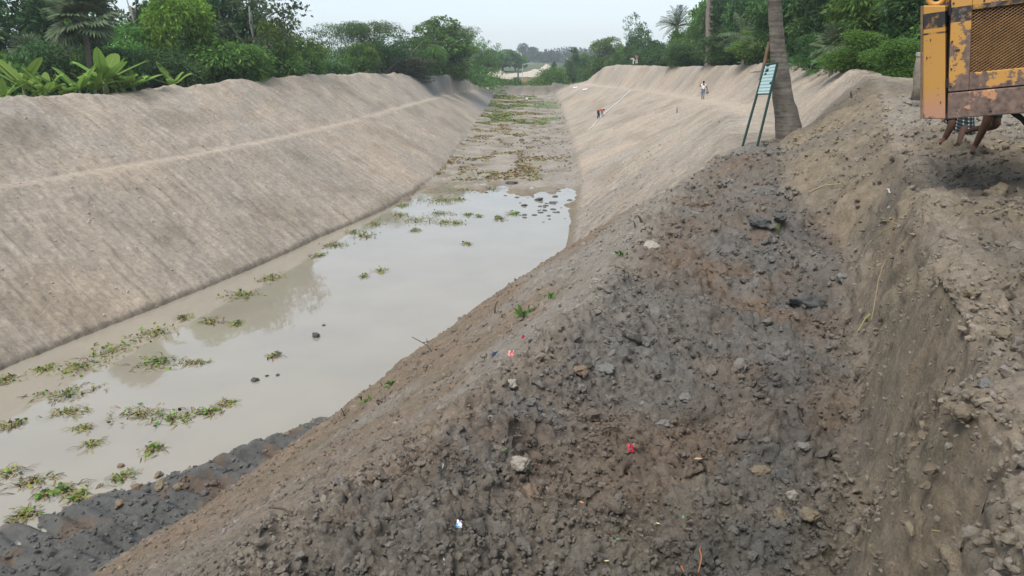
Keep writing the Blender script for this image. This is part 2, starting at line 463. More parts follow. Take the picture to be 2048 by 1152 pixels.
def soil(x, y, q):
    s, n, rr = q['s'], q['n'], q['rr']
    a1 = fbm(x / 2.2, y / 2.2, 4, 101); a2 = fbm(x / .7, y / .7, 3, 103); a3 = fbm(x / 7, y / 7, 3, 105)
    c = np.tile(C_PALE, (len(x), 1))
    c = mixc(c, C_GREY, 0.45 + 0.6 * a3)
    c = mixc(c, C_TAN * 1.25, sstep(.2, .7, a1 + .4 * a3) * .35)
    st = fbm(s * 2.0 + .3 * n, n * .16, 3, 107)
    c = c * (1 + 0.10 * st + 0.07 * a2)[:, None]
    c = mixc(c, C_TAN * .95, sstep(.1, .6, fbm(s / 6, n / 3, 3, 109)) * .35)
    c = mixc(c, C_GREY * 1.08, sstep(.15, .5, fbm(s / 2.6 + n * .2, n / 2.6, 3, 111)) * q['upleft'] * .6)
    # grey clay dumped on part of the far left bank
    cl = q['upleft'] * sstep(146, 152, s + 2 * a1 + (n - q['nE']) * .9) * (1 - sstep(SW - 16, SW - 8, s))
    c = mixc(c, C_CLAY * 1.25, cl)
    cl2 = q['left'] * (1 - q['upleft']) * sstep(150, 170, s) * sstep(-3.8, -.6, n - q['nG'] + a1)
    c = mixc(c, C_CLAY * 1.5, cl2 * .8)
    c = mixc(c, C_DUST, q['pathl'] * (.5 + .6 * a2 + .5 * a3))
    # worn track along the right berm
    tk = np.exp(-((n - (q['nI'] + q['nJ']) / 2 + .4 * gn(s / 6, s * 0, 5)) / .9) ** 2) * sstep(84, 96, s) * (1 - q['endw'])
    c = mixc(c, C_DUST * 1.06, tk * .95)
    gvl = q['slope_r'] * (1 - q['near']) * sstep(104, 90, s) * sstep(.75, .35, q['fac'] + .3 * a1)
    c = mixc(c, C_GREY * .72, gvl * (.55 + .8 * a2))
    # near ground
    nr = q['near']
    br = mixc(np.tile(C_BROWN, (len(x), 1)), C_DARK, .58 + .9 * a1)
    br = mixc(br, C_CLAY * 1.05, sstep(.0, .6, fbm(x / 1.3 + 5, y / 1.6, 5, 113, .65)) * .75)
    br = mixc(br, C_TAN * .9, sstep(5.4, 4.0, y) * .35 + sstep(1.4, 3.0, n - q['nI']) * sstep(6.5, 4.0, y) * .4)
    br = mixc(br, C_CLAY * .72, np.exp(-((n - q['nJ'] + .75 + .3 * a1) / .6) ** 2) * sstep(16, 10, rr) * (.45 + .6 * a2))
    c = mixc(c, br, nr * q['shelf'])
    sl = mixc(np.tile(C_BROWN * 1.25, (len(x), 1)), C_TAN * .95, .5 + .6 * st)
    sl = mixc(sl, C_BROWN * 1.15, sstep(66, 74, s) * .6)
    sl = mixc(sl, C_GREY * .8, sstep(.65, .95, q['fac'] + .25 * a1) * sstep(.0, .4, .4 + a3) * sstep(74, 66, s))
    sl = mixc(sl, C_GREY * .8, sstep(62, 52, s) * sstep(.25, .6, q['fac'] + .2 * st) * .75)
    c = mixc(c, sl, nr * q['slope_r'])
    fc = mixc(np.tile(C_TAN * 1.22, (len(x), 1)), C_DARK * .95, .15 + .6 * a1)
    c = mixc(c, fc, q['face'] * np.maximum(nr, sstep(30, 22, rr)))
    pl = mixc(np.tile(C_TAN * 1.18, (len(x), 1)), C_DARK, .25 + .7 * a1)
    pl = mixc(pl, C_GREY * .95, sstep(8, 15, rr) * sstep(-.1, .5, a3 + a1 * .5) * .6)
    c = mixc(c, pl, q['plat'] * sstep(30, 22, rr))
    md = mixc(np.tile(C_WET * 1.15, (len(x), 1)), C_CLAY * .75, .3 + .9 * a1)
    md = mixc(md, C_BROWN * .75, sstep(.15, .5, fbm(x / 1.2, y / 1.2, 3, 115)) * .8)
    c = mixc(c, md, q['mud'])
    for dx, dy, sx, sy, dz in DIPS:  # dark wet earth in the hollows; also paints in shade under the excavator
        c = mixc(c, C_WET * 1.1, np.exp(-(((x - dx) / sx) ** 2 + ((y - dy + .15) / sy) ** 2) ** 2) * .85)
    # wet lip of earth at the water's edge
    z_lip = np.exp(-((n - q['nG'] + .02) / .10) ** 2) * (s < 101)
    c = mixc(c, C_CLAY * .8, z_lip * .7)
    c = mixc(c, C_CLAY * .85, np.exp(-((n - q['nH'] - .05) / .35) ** 2) * (s < 101) * (s > 66) * .6)
    # dry bed
    bd = mixc(np.tile(C_GREY * 1.02, (len(x), 1)), C_TAN * .95, .3 + .8 * a1)
    bd = mixc(bd, C_DARK * 1.3, sstep(.2, .6, fbm(x / 1.1, y / 1.8, 3, 117)) * .6)
    bd = mixc(bd, C_GRASS * 1.5, sstep(.0, .35, fbm(x / 5, y / 9, 3, 119) + .55 * np.exp(-((s - 178) / 16) ** 2) + .3 * np.exp(-((s - 153) / 8) ** 2) - .25) * sstep(140, 150, s) * .75)
    bd = mixc(bd, C_DARK * 1.55, sstep(-.5, 3.5, n + 2 * a1) * (.45 + .5 * a2) * sstep(150, 120, s))
    c = mixc(c, bd, q['dry'])
    bw = q['bed'] * (1 - q['dry'])
    c = mixc(c, C_TAN, bw)
    ew = mixc(np.tile(C_CLAY * .80, (len(x), 1)), C_TAN * 1.0, .35 + .9 * fbm(x * .9, y * .3, 3, 121))
    c = mixc(c, ew, q['endw'] * (1 - q['field']))
    gr = mixc(np.tile(C_GRASS, (len(x), 1)), C_TAN * .8, .3 + .7 * a3)
    c = mixc(c, gr, q['field'])
    c = mixc(c, C_GRASS * .6, q['outside'] * sstep(5, 9, rr) * .85)
    c = c * (1 + .32 * q['tint'] * np.clip(q['rough'] * 1.5, 0, 1))[:, None]
    wet = np.clip(q['mud'] * .8 + z_lip * .5, 0, 1)
    return np.clip(c, .01, .8), wet

# ---- node materials
def new_mat(name):
    m = bpy.data.materials.new(name)
    m.use_nodes = True
    nt = m.node_tree
    return m, nt, nt.nodes["Principled BSDF"]

def nd(nt, typ, **kw):
    n_ = nt.nodes.new(typ)
    for k, v in kw.items():
        if k.startswith('i_'):
            key = k[2:]
            n_.inputs[int(key) if key.isdigit() else key.replace('_', ' ')].default_value = v
        else:
            setattr(n_, k, v)
    return n_

def simple(name, col, rough=.7, metal=0.0, var=.12, scale=6.0, bump=.0, spec=.3):
    """One colour with a little grain and unevenness."""
    m, nt, b = new_mat(name)
    L = nt.links.new
    tc = nd(nt, 'ShaderNodeTexCoord')
    no = nd(nt, 'ShaderNodeTexNoise', i_Scale=scale, i_Detail=5.0, i_Roughness=.65)
    L(tc.outputs['Object'], no.inputs['Vector'])
    mr = nd(nt, 'ShaderNodeMapRange', i_1=.25, i_2=.75, i_3=1 - var, i_4=1 + var)
    L(no.outputs['Fac'], mr.inputs[0])
    mx = nd(nt, 'ShaderNodeVectorMath', operation='SCALE')
    mx.inputs[0].default_value = col[:3]
    L(mr.outputs[0], mx.inputs['Scale'])
    L(mx.outputs[0], b.inputs['Base Color'])
    b.inputs['Roughness'].default_value = rough
    b.inputs['Metallic'].default_value = metal
    b.inputs['Specular IOR Level'].default_value = spec
    if bump:
        bp = nd(nt, 'ShaderNodeBump', i_Strength=bump, i_Distance=.02)
        L(no.outputs['Fac'], bp.inputs['Height']); L(bp.outputs[0], b.inputs['Normal'])
    return m

def soil_material(name="soil"):
    m, nt, b = new_mat(name)
    L = nt.links.new
    at = nd(nt, 'ShaderNodeAttribute', attribute_name="Col")
    sn = nd(nt, 'ShaderNodeAttribute', attribute_name="sn")
    geo = nd(nt, 'ShaderNodeNewGeometry')
    n1 = nd(nt, 'ShaderNodeTexNoise', i_Scale=5.5, i_Detail=10.0, i_Roughness=.80)
    n2 = nd(nt, 'ShaderNodeTexNoise', i_Scale=45.0, i_Detail=4.0, i_Roughness=.7)
    vo = nd(nt, 'ShaderNodeTexVoronoi', i_Scale=16.0, i_Randomness=1.0)
    mp = nd(nt, 'ShaderNodeMapping'); mp.inputs['Scale'].default_value = (5.5, .55, 0)
    mp.inputs['Rotation'].default_value = (0, 0, .12)
    L(sn.outputs['Vector'], mp.inputs['Vector'])
    n3 = nd(nt, 'ShaderNodeTexNoise', i_Scale=1.0, i_Detail=6.0, i_Roughness=.68)
    L(mp.outputs[0], n3.inputs['Vector'])
    for t in (n1, n2, vo): L(geo.outputs['Position'], t.inputs['Vector'])
    # pale pebbles and crumbs of dry silt
    cr = nd(nt, 'ShaderNodeMapRange', i_1=.10, i_2=.22, i_3=1.0, i_4=0.0)
    L(vo.outputs['Distance'], cr.inputs[0])
    sel = nd(nt, 'ShaderNodeMapRange', i_1=.78, i_2=.86, i_3=0.0, i_4=1.0)
    sc = nd(nt, 'ShaderNodeSeparateColor'); L(vo.outputs['Color'], sc.inputs[0]); L(sc.outputs[0], sel.inputs[0])
    peb = nd(nt, 'ShaderNodeMath', operation='MULTIPLY'); L(cr.outputs[0], peb.inputs[0]); L(sel.outputs[0], peb.inputs[1])
    m1 = nd(nt, 'ShaderNodeMapRange', i_1=.3, i_2=.7, i_3=.62, i_4=1.36); L(n1.outputs['Fac'], m1.inputs[0])
    m3 = nd(nt, 'ShaderNodeMapRange', i_1=.3, i_2=.7, i_3=.84, i_4=1.15); L(n3.outputs['Fac'], m3.inputs[0])
    m2 = nd(nt, 'ShaderNodeMapRange', i_1=.3, i_2=.7, i_3=.85, i_4=1.15); L(n2.outputs['Fac'], m2.inputs[0])
    ssn = nd(nt, 'ShaderNodeSeparateXYZ'); L(sn.outputs['Vector'], ssn.inputs[0])
    rf = nd(nt, 'ShaderNodeMapRange', i_1=0.0, i_2=.35, i_3=0.0, i_4=1.0); L(ssn.outputs[2], rf.inputs[0])
    m3b = nd(nt, 'ShaderNodeMix', data_type='FLOAT'); L(rf.outputs[0], m3b.inputs[0]); L(m3.outputs[0], m3b.inputs[2]); m3b.inputs[3].default_value = 1.0
    k1 = nd(nt, 'ShaderNodeMath', operation='MULTIPLY'); L(m1.outputs[0], k1.inputs[0]); L(m3b.outputs[0], k1.inputs[1])
    k2 = nd(nt, 'ShaderNodeMath', operation='MULTIPLY'); L(k1.outputs[0], k2.inputs[0]); L(m2.outputs[0], k2.inputs[1])
    k3 = nd(nt, 'ShaderNodeMath', operation='MULTIPLY_ADD', i_1=.45); L(peb.outputs[0], k3.inputs[0]); L(k2.outputs[0], k3.inputs[2])
    mx = nd(nt, 'ShaderNodeVectorMath', operation='SCALE'); L(at.outputs['Color'], mx.inputs[0]); L(k3.outputs[0], mx.inputs['Scale'])
    L(mx.outputs[0], b.inputs['Base Color'])
    # wetness in alpha
    ro = nd(nt, 'ShaderNodeMapRange', i_1=0.0, i_2=1.0, i_3=.95, i_4=.42); L(at.outputs['Alpha'], ro.inputs[0])
    L(ro.outputs[0], b.inputs['Roughness'])
    b.inputs['Specular IOR Level'].default_value = .22
    hs = nd(nt, 'ShaderNodeMath', operation='ADD'); L(n1.outputs['Fac'], hs.inputs[0]); L(n3.outputs['Fac'], hs.inputs[1])
    h2 = nd(nt, 'ShaderNodeMath', operation='MULTIPLY_ADD', i_1=.4); L(n2.outputs['Fac'], h2.inputs[0]); L(hs.outputs[0], h2.inputs[2])
    h3 = nd(nt, 'ShaderNodeMath', operation='MULTIPLY_ADD', i_1=.5); L(peb.outputs[0], h3.inputs[0]); L(h2.outputs[0], h3.inputs[2])
    bp = nd(nt, 'ShaderNodeBump', i_Strength=.9, i_Distance=.06)
    L(h3.outputs[0], bp.inputs['Height']); L(bp.outputs[0], b.inputs['Normal'])
    return m
M_SOIL = soil_material()

# ---- ground meshes: a fan of rings, fine where the photo looks, coarse elsewhere
def BANK_AMP(sn):
    s, n = sn[:, 0], sn[:, 1]
    return ((n < rint(rG, s, 1)) & (n > rint(rC, s, 1) - 3) & ~((n > rint(rE, s, 1) - .1) & (n < rint(rF, s, 1) + .1)) | (n > rint(rH, s, 1)) & (n < rint(rK, s, 1) + 2)) * (1 - np.clip(sn[:, 2] * 1.5, 0, 1)) * (s < SW - 2)
def fan(a0, a1, na, radii):
    A = np.linspace(a0, a1, na)
    RR, AA = np.meshgrid(radii, A, indexing='ij')
    x, y = (RR * np.sin(AA)).ravel(), (RR * np.cos(AA)).ravel()
    z = np.empty_like(x); c = np.empty((len(x), 4)); sn = np.zeros((len(x), 3))
    zone = np.empty(len(x), int)
    for k in range(0, len(x), 150000):
        e = slice(k, k + 150000)
        zz, q = terrain(x[e], y[e])
        z[e] = zz
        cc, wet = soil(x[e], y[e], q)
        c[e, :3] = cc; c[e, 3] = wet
        sn[e, 0] = q['s']; sn[e, 1] = q['n']; sn[e, 2] = q['rough']
        zo = np.full(len(zz), 2)
        zo = np.where(q['n'] < q['nG'], 0, zo); zo = np.where((q['n'] >= q['nG']) & (q['n'] < q['nS']), 1, zo)
        zo = np.where((q['n'] >= q['nF'] - .8) & (q['n'] < q['nF']) & (q['s'] < SW), 4, zo)
        zo = np.where((q['outside'] > .5) | (q['s'] > SW), 3, zo)
        zone[e] = zo
    # crumble: push the surface out and in along its own normal, rounded clods with creases between
    G = np.stack([x, y, z], -1).reshape(len(radii), na, 3)
    gu = np.gradient(G, axis=0); gv = np.gradient(G, axis=1)
    nn = np.cross(gv, gu); nn /= np.linalg.norm(nn, axis=-1, keepdims=True) + 1e-9
    nn *= np.sign(nn[..., 2:3] + 1e-9)
    nn = nn.reshape(-1, 3)
    rr = np.hypot(x, y)
    k = np.nonzero((rr < 90) & (c[:, 3] * 0 + sn[:, 2] + BANK_AMP(sn) > .03))[0]
    px, py, pz, pn, ro = x[k], y[k], z[k], nn[k], sn[k, 2]
    st = np.abs(pn[:, 2]) < .72
    w3 = np.abs(pn) ** 3; w3 /= w3.sum(1, keepdims=True)
    def bil1(a, b, f, sd): return np.abs(gn(a * f + .3 * gn(a * f, b * f, sd + 7), b * f + .3 * gn(b * f, a * f, sd + 8), sd))
    def bil(f, sd):
        o = bil1(px, py, f, sd) * w3[:, 2]
        m_ = w3[:, 2] < .97
        o[m_] += bil1(py[m_] + 5, pz[m_], f, sd) * w3[m_, 0] + bil1(px[m_] - 5, pz[m_], f, sd) * w3[m_, 1]
        return o
    fl3 = sstep(.45, .8, np.abs(pn[:, 2]))
    big = sstep(-.35, .4, gn(px / .9, py / .9, 201))
    d = ro * (big * .12 * bil(3.1, 203) + .10 * bil(6.5, 205) * (.4 + .6 * big) + .062 * bil(13, 207) * fl3 + .034 * bil(27, 209) * (rr[k] < 10) * fl3 - .07)
    d = np.where(st, d * .95, d)
    ba = BANK_AMP(sn[k])
    ss_, nn_ = sn[k, 0], sn[k, 1]
    d += ba * (.036 * fbm(ss_ * 3.0 + .3 * nn_, nn_ * .55, 4, 211, .6) + .10 * np.maximum(0, gn(ss_ * 2.4, nn_ * 1.6, 213) - .12) + .035 * bil(3.5, 215) + .06 * np.maximum(0, gn(ss_ * 1.1, nn_ * .8, 217) - .2) * bil(2.5, 219))
    x[k] += d * pn[:, 0]; y[k] += d * pn[:, 1]; z[k] += d * pn[:, 2]
    i = np.arange(len(radii) - 1)[:, None] * na + np.arange(na - 1)[None, :]
    F = np.stack([i, i + na, i + na + 1, i + 1], -1).reshape(-1, 4)
    return np.stack([x, y, z], 1), F, c, sn, zone

ZNAMES = {0: "left_embankment", 1: "canal_bed", 2: "right_embankment", 3: "ground", 4: "footpath"}
ring = [1.2]
while ring[-1] < 900:
    r_ = ring[-1]
    ring.append(r_ + (max(.0145, min(.0019 * r_ ** 1.3, .0050 * r_ ** 1.1)) if r_ > 2.6 else .025) + (0.0 if r_ < 185 else .08 * (r_ - 185)))
ring = np.array(ring)
HALF, SPLIT = R(46), R(-6)
# the left bank faces the viewer: twice the rings between 17 and 75 m on that side
mid_ = .5 * (ring[:-1] + ring[1:])
ringL = np.sort(np.concatenate([ring, mid_[(mid_ > 11.5) & (mid_ < 75)]]))
nL = int(NCOL * (HALF + SPLIT) / (2 * HALF))
Va, Fa, ca, sa, za = fan(-HALF, SPLIT, nL, ringL)
Vb, Fb, cb, sb, zb = fan(SPLIT - R(.05), HALF, NCOL - nL, ring)
V1, F1 = np.concatenate([Va, Vb]), np.concatenate([Fa, Fb + len(Va)])
c1, s1, z1 = np.concatenate([ca, cb]), np.concatenate([sa, sb]), np.concatenate([za, zb])
ring2 = np.concatenate([np.exp(np.linspace(math.log(1.2), math.log(ring[-1]), 110))])
V2, F2, c2, s2, z2 = fan(HALF, 2 * math.pi - HALF, 90, ring2)
V3, F3_, c3, s3, z3 = fan(0, 2 * math.pi, 24, np.array([0.02, 1.2]))
VV = np.concatenate([V1, V2, V3]); FF = np.concatenate([F1, F2 + len(V1), F3_ + len(V1) + len(V2)])
CC = np.concatenate([c1, c2, c3]); SS = np.concatenate([s1, s2, s3]); ZZ = np.concatenate([z1, z2, z3])
fz_ = ZZ[FF[:, 0]]
for k, nm in ZNAMES.items():
    f = FF[fz_ == k]
    used, inv = np.unique(f, return_inverse=True)
    me = mesh_np(nm, VV[used], inv.reshape(-1, 4), True, CC[used], M_SOIL, SS[used])
    tag(link(nm, me), kind='structure')
N_GROUND = len(FF) * 2

# ---- water
def water_material():
    m, nt, b = new_mat("muddy_water")
    L = nt.links.new
    geo = nd(nt, 'ShaderNodeNewGeometry')
    n1 = nd(nt, 'ShaderNodeTexNoise', i_Scale=.35, i_Detail=3.0)
    L(geo.outputs['Position'], n1.inputs['Vector'])
    cr = nd(nt, 'ShaderNodeMapRange', i_1=.3, i_2=.7, i_3=.92, i_4=1.06); L(n1.outputs['Fac'], cr.inputs[0])
    mx = nd(nt, 'ShaderNodeVectorMath', operation='SCALE'); mx.inputs[0].default_value = WATER_COL
    L(cr.outputs[0], mx.inputs['Scale']); L(mx.outputs[0], b.inputs['Base Color'])
    b.inputs['Roughness'].default_value = .035
    b.inputs['IOR'].default_value = 1.75
    b.inputs['Specular IOR Level'].default_value = .5
    mp = nd(nt, 'ShaderNodeMapping'); mp.inputs['Scale'].default_value = (1.0, .45, 1)
    L(geo.outputs['Position'], mp.inputs['Vector'])
    n2 = nd(nt, 'ShaderNodeTexNoise', i_Scale=1.1, i_Detail=3.0, i_Roughness=.5); L(mp.outputs[0], n2.inputs['Vector'])
    bp = nd(nt, 'ShaderNodeBump', i_Strength=.05, i_Distance=.12); L(n2.outputs['Fac'], bp.inputs['Height'])
    L(bp.outputs[0], b.inputs['Normal'])
    return m
M_WATER = water_material()
ss = np.linspace(2, 118, 90)
nl, nr_ = rint(rG, ss, 1) - 1.0, rint(rH, ss, 1) + 1.0
k_ = np.searchsorted(_s0, ss) - 1
ex_ = _seg[k_] / _sl[k_][:, None]
base_ = CL[k_] + ex_ * (ss - _s0[k_])[:, None]
nx_ = np.stack([ex_[:, 1], -ex_[:, 0]], 1)
cols_ = 9
Wv = np.concatenate([np.concatenate([base_ + nx_ * (nl + (nr_ - nl) * j / (cols_-1))[:, None], np.zeros((len(ss), 1))], 1) for j in range(cols_)])
i_ = np.arange(cols_-1)[:, None] * len(ss) + np.arange(len(ss)-1)[None, :]
Wf = np.stack([i_, i_ + len(ss), i_ + len(ss) + 1, i_ + 1], -1).reshape(-1, 4)
tag(link("water", mesh_np("water", Wv, Wf, True, None, M_WATER)), kind='structure')
# ------------------------------------------------------------------ vegetation
def leaf_material(name, col, trans=.35, rough=.55, var=.5):
    """Foliage: colour of the kind, varied from leaf to leaf (attribute) and from plant to plant."""
    m, nt, b = new_mat(name)
    L = nt.links.new
    at = nd(nt, 'ShaderNodeAttribute', attribute_name="Col")
    oi = nd(nt, 'ShaderNodeObjectInfo')
    hs = nd(nt, 'ShaderNodeHueSaturation')
    mul = nd(nt, 'ShaderNodeVectorMath', operation='MULTIPLY'); mul.inputs[0].default_value = col
    L(at.outputs['Color'], mul.inputs[1])
    L(mul.outputs[0], hs.inputs['Color'])
    h = nd(nt, 'ShaderNodeMapRange', i_1=0, i_2=1, i_3=.485, i_4=.515); L(oi.outputs['Random'], h.inputs[0]); L(h.outputs[0], hs.inputs['Hue'])
    v = nd(nt, 'ShaderNodeMapRange', i_1=0, i_2=1, i_3=.82, i_4=1.18); L(oi.outputs['Random'], v.inputs[0]); L(v.outputs[0], hs.inputs['Value'])
    L(hs.outputs[0], b.inputs['Base Color'])
    b.inputs['Roughness'].default_value = rough
    b.inputs['Specular IOR Level'].default_value = .12
    tr = nd(nt, 'ShaderNodeBsdfTranslucent'); L(hs.outputs[0], tr.inputs['Color'])
    mx = nd(nt, 'ShaderNodeMixShader', i_0=trans)
    L(b.outputs[0], mx.inputs[1]); L(tr.outputs[0], mx.inputs[2])
    L(mx.outputs[0], nt.nodes['Material Output'].inputs['Surface'])
    return m

M_LEAF = {'dark': leaf_material("dark_foliage", (.066, .140, .048)), 'mid': leaf_material("mid_foliage", (.100, .212, .048)),
          'light': leaf_material("light_foliage", (.135, .230, .034)), 'grey': leaf_material("grey_green_foliage", (.070, .105, .055)),
          'banana': leaf_material("banana_leaf", (.19, .31, .06), .35), 'palm': leaf_material("palm_frond", (.135, .185, .105)),
          'bamboo': leaf_material("bamboo_foliage", (.075, .125, .042))}
M_BARK = simple("bark", (.15, .125, .10), .9, var=.3, scale=9, bump=.5)
M_PALEBARK = simple("pale_bark", (.26, .24, .21), .9, var=.3, scale=7, bump=.5)

def leaves(centers, dirs, size, droop=.35, aspect=.45, bias_up=.5, light=None):
    """Leaf quads (kite shaped, folded a little) at points, growing along dirs."""
    n = len(centers)
    d = dirs + rng.normal(0, .55, (n, 3)); d[:, 2] -= droop
    d /= np.linalg.norm(d, axis=1)[:, None]
    up = rng.normal(0, .6, (n, 3)); up[:, 2] += bias_up + .3
    sd = np.cross(d, up); sd /= np.linalg.norm(sd, axis=1)[:, None] + 1e-9
    nr = np.cross(sd, d)
    L = size * rng.uniform(.6, 1.35, n)[:, None]
    W = L * aspect
    a = centers; b = centers + d * L * .5 + sd * W * .5 - nr * L * .05
    c = centers + d * L - np.array([0, 0, 1]) * L * .12; e = centers + d * L * .5 - sd * W * .5 - nr * L * .05
    V = np.stack([a, b, c, e], 1).reshape(-1, 3)
    F = np.arange(4 * n).reshape(-1, 4)
    g = rng.uniform(.62, 1.38, n)
    if light is not None: g = g * light
    yel = rng.uniform(0, 1, n) ** 3
    C = np.stack([g * (1 + .55 * yel), g * (1 + .12 * yel), g * (1 - .15 * yel)], 1)
    return V, F, np.repeat(C, 4, 0)

def crown_mesh(name, kind, mat):
    """A 10 m tree's crown; kind sets how the lobes sit, and the size and hang of the leaves."""
    lob, lv, size, droop, asp = {'round': (30, 330, .40, .30, .46), 'tall': (30, 330, .38, .25, .46), 'mango': (34, 320, .46, .85, .30),
                                 'airy': (34, 120, .36, .2, .45), 'feather': (40, 300, .30, .9, .20), 'bush': (26, 300, .34, .2, .45), 'far': (26, 150, .60, .3, .5),
                                 'cone': (30, 260, .36, .6, .35)}[kind]
    Vs, Fs, Cs, k0 = [], [], [], 0
    for k in range(lob):
        th = rng.uniform(0, 2 * math.pi); h = rng.uniform(-1, 1)
        w = math.sqrt(1 - h * h)
        if kind == 'tall': c = np.array([2.3*w*math.cos(th), 2.3*w*math.sin(th), 6.0 + 3.2*h]); r = rng.uniform(.7, 1.5)
        elif kind == 'airy': c = np.array([3.3*w*math.cos(th), 3.3*w*math.sin(th), 6.6 + 2.7*h]) * rng.uniform(.75, 1.08); r = rng.uniform(.5, 1.15)
        elif kind == 'bush': c = np.array([3.6*w*math.cos(th)*rng.uniform(.3, 1), 3.6*w*math.sin(th)*rng.uniform(.3, 1), 4.2 + 3.9*h]); r = rng.uniform(1.0, 2.0)
        elif kind == 'feather':
            q = rng.uniform(.25, 1); an = th
            c = np.array([3.2*q*q*math.cos(an), 3.2*q*q*math.sin(an), 1.2 + 8.4*math.sin(q*1.75)/1.0]); r = rng.uniform(.6, 1.25)
        elif kind == 'cone':
            q = rng.uniform(0, 1); c = np.array([2.6*(1-q)*math.cos(th), 2.6*(1-q)*math.sin(th), 1.5 + 7.6*q]); r = .55 + .9*(1-q)
        else: c = np.array([2.9*w*math.cos(th), 2.9*w*math.sin(th), 6.0 + 2.9*h]) * rng.uniform(.85, 1.06); r = rng.uniform(.85, 1.75)
        if c[2] < 1.2: c[2] = 1.2 + rng.uniform(0, .8)
        n = int(lv * r * r / 1.4) + 20
        d = rng.normal(0, 1, (n, 3)); d[:, 2] += .25
        d /= np.linalg.norm(d, axis=1)[:, None]
        # leaves sit on twigs: bunch the directions
        tw = rng.normal(0, 1, (max(7, n // 14), 3)); tw[:, 2] += .3; tw /= np.linalg.norm(tw, axis=1)[:, None]
        d = .55 * d + .8 * tw[rng.integers(0, len(tw), n)]
        d /= np.linalg.norm(d, axis=1)[:, None]
        rad = r * rng.uniform(.55, 1.08, n)[:, None]
        pts = c + d * rad * np.array([1.15, 1.15, .85])
        V, F, C = leaves(pts, d, size, droop, asp, light=rng.uniform(.85, 1.18))
        Vs.append(V); Fs.append(F + k0); Cs.append(C); k0 += len(V)
    return mesh_np(name, np.concatenate(Vs), np.concatenate(Fs), False, np.concatenate(Cs), mat)

def trunk_mesh(name, kind, mat, rad=.2):
    g = Geo()
    top = {'airy': 7.5, 'tall': 7.5, 'cone': 8.0, 'bush': 3.5, 'feather': 4.0}.get(kind, 6.0)
    n = 1 if kind not in ('bush', 'feather') else 5
    for _ in range(n):
        z = np.linspace(-.8, top, 8)
        bx, by = rng.normal(0, .22, 8).cumsum() * .35, rng.normal(0, .22, 8).cumsum() * .35
        off = rng.normal(0, .3 if n > 1 else 0, 2)
        p = np.stack([bx + off[0], by + off[1], z], 1)
        r0 = rad * (1 if n == 1 else .4)
        g.tube(p, np.linspace(r0 * 1.25, r0 * .35, 8), 8, jit=.08)
        for _ in range(6 if n == 1 else 2):
            k = rng.integers(3, 7); th = rng.uniform(0, 6.28); l = rng.uniform(1.6, 3.0)
            t = np.linspace(0, 1, 5)[:, None]
            q = p[k] + t * np.array([math.cos(th) * l, math.sin(th) * l, l * .75]) + np.array([0, 0, .5]) * t * t
            g.tube(q, np.linspace(r0 * .45, r0 * .12, 5), 6)
    return g.mesh(name, mat, True)

TEMPL = {}
def templ(kind, tone, k):
    k = k % 2
    key = (kind, tone, k)
    if key not in TEMPL:
        TEMPL[key] = (crown_mesh("crown", kind, M_LEAF[tone]), trunk_mesh("trunk", kind, M_PALEBARK if kind == 'airy' else M_BARK))
    return TEMPL[key]

def plant_tree(px, Y, top, wpx, kind, tone, label, group, k=0, name="tree", cat="tree", base=None):
    """A tree whose crown tops out at photo row `top`, about wpx wide there, at forward distance Y."""
    if px < 1000:
        Y = max(Y, float(np.interp(px, [0, 200, 340, 480, 560, 640, 730, 800, 850, 900, 940, 960], [35, 40, 46.5, 54, 60.5, 68, 82, 98, 108, 125, 165, 172])) + 7)
    p = P(px, top, Y=Y)
    gz = ground_z(p[0], p[1]) - .1 if base is None else base
    h = (p[2] - gz) / 9.4
    w = wpx / FPX * Y / 1.0 / {'tall': 5.8, 'cone': 6.0, 'bush': 8.0, 'airy': 7.6, 'feather': 7.2}.get(kind, 7.0)
    t = thing(name, label, cat, (p[0], p[1], gz), rng.uniform(0, 6.28), group)
    cm, tm = templ(kind, tone, k)
    a = link("crown", cm, t); b = link("trunk", tm, t)
    a.scale = (w, w * rng.uniform(.9, 1.1), h); b.scale = (max(w, .6 * h), max(w, .6 * h), h)
    return t

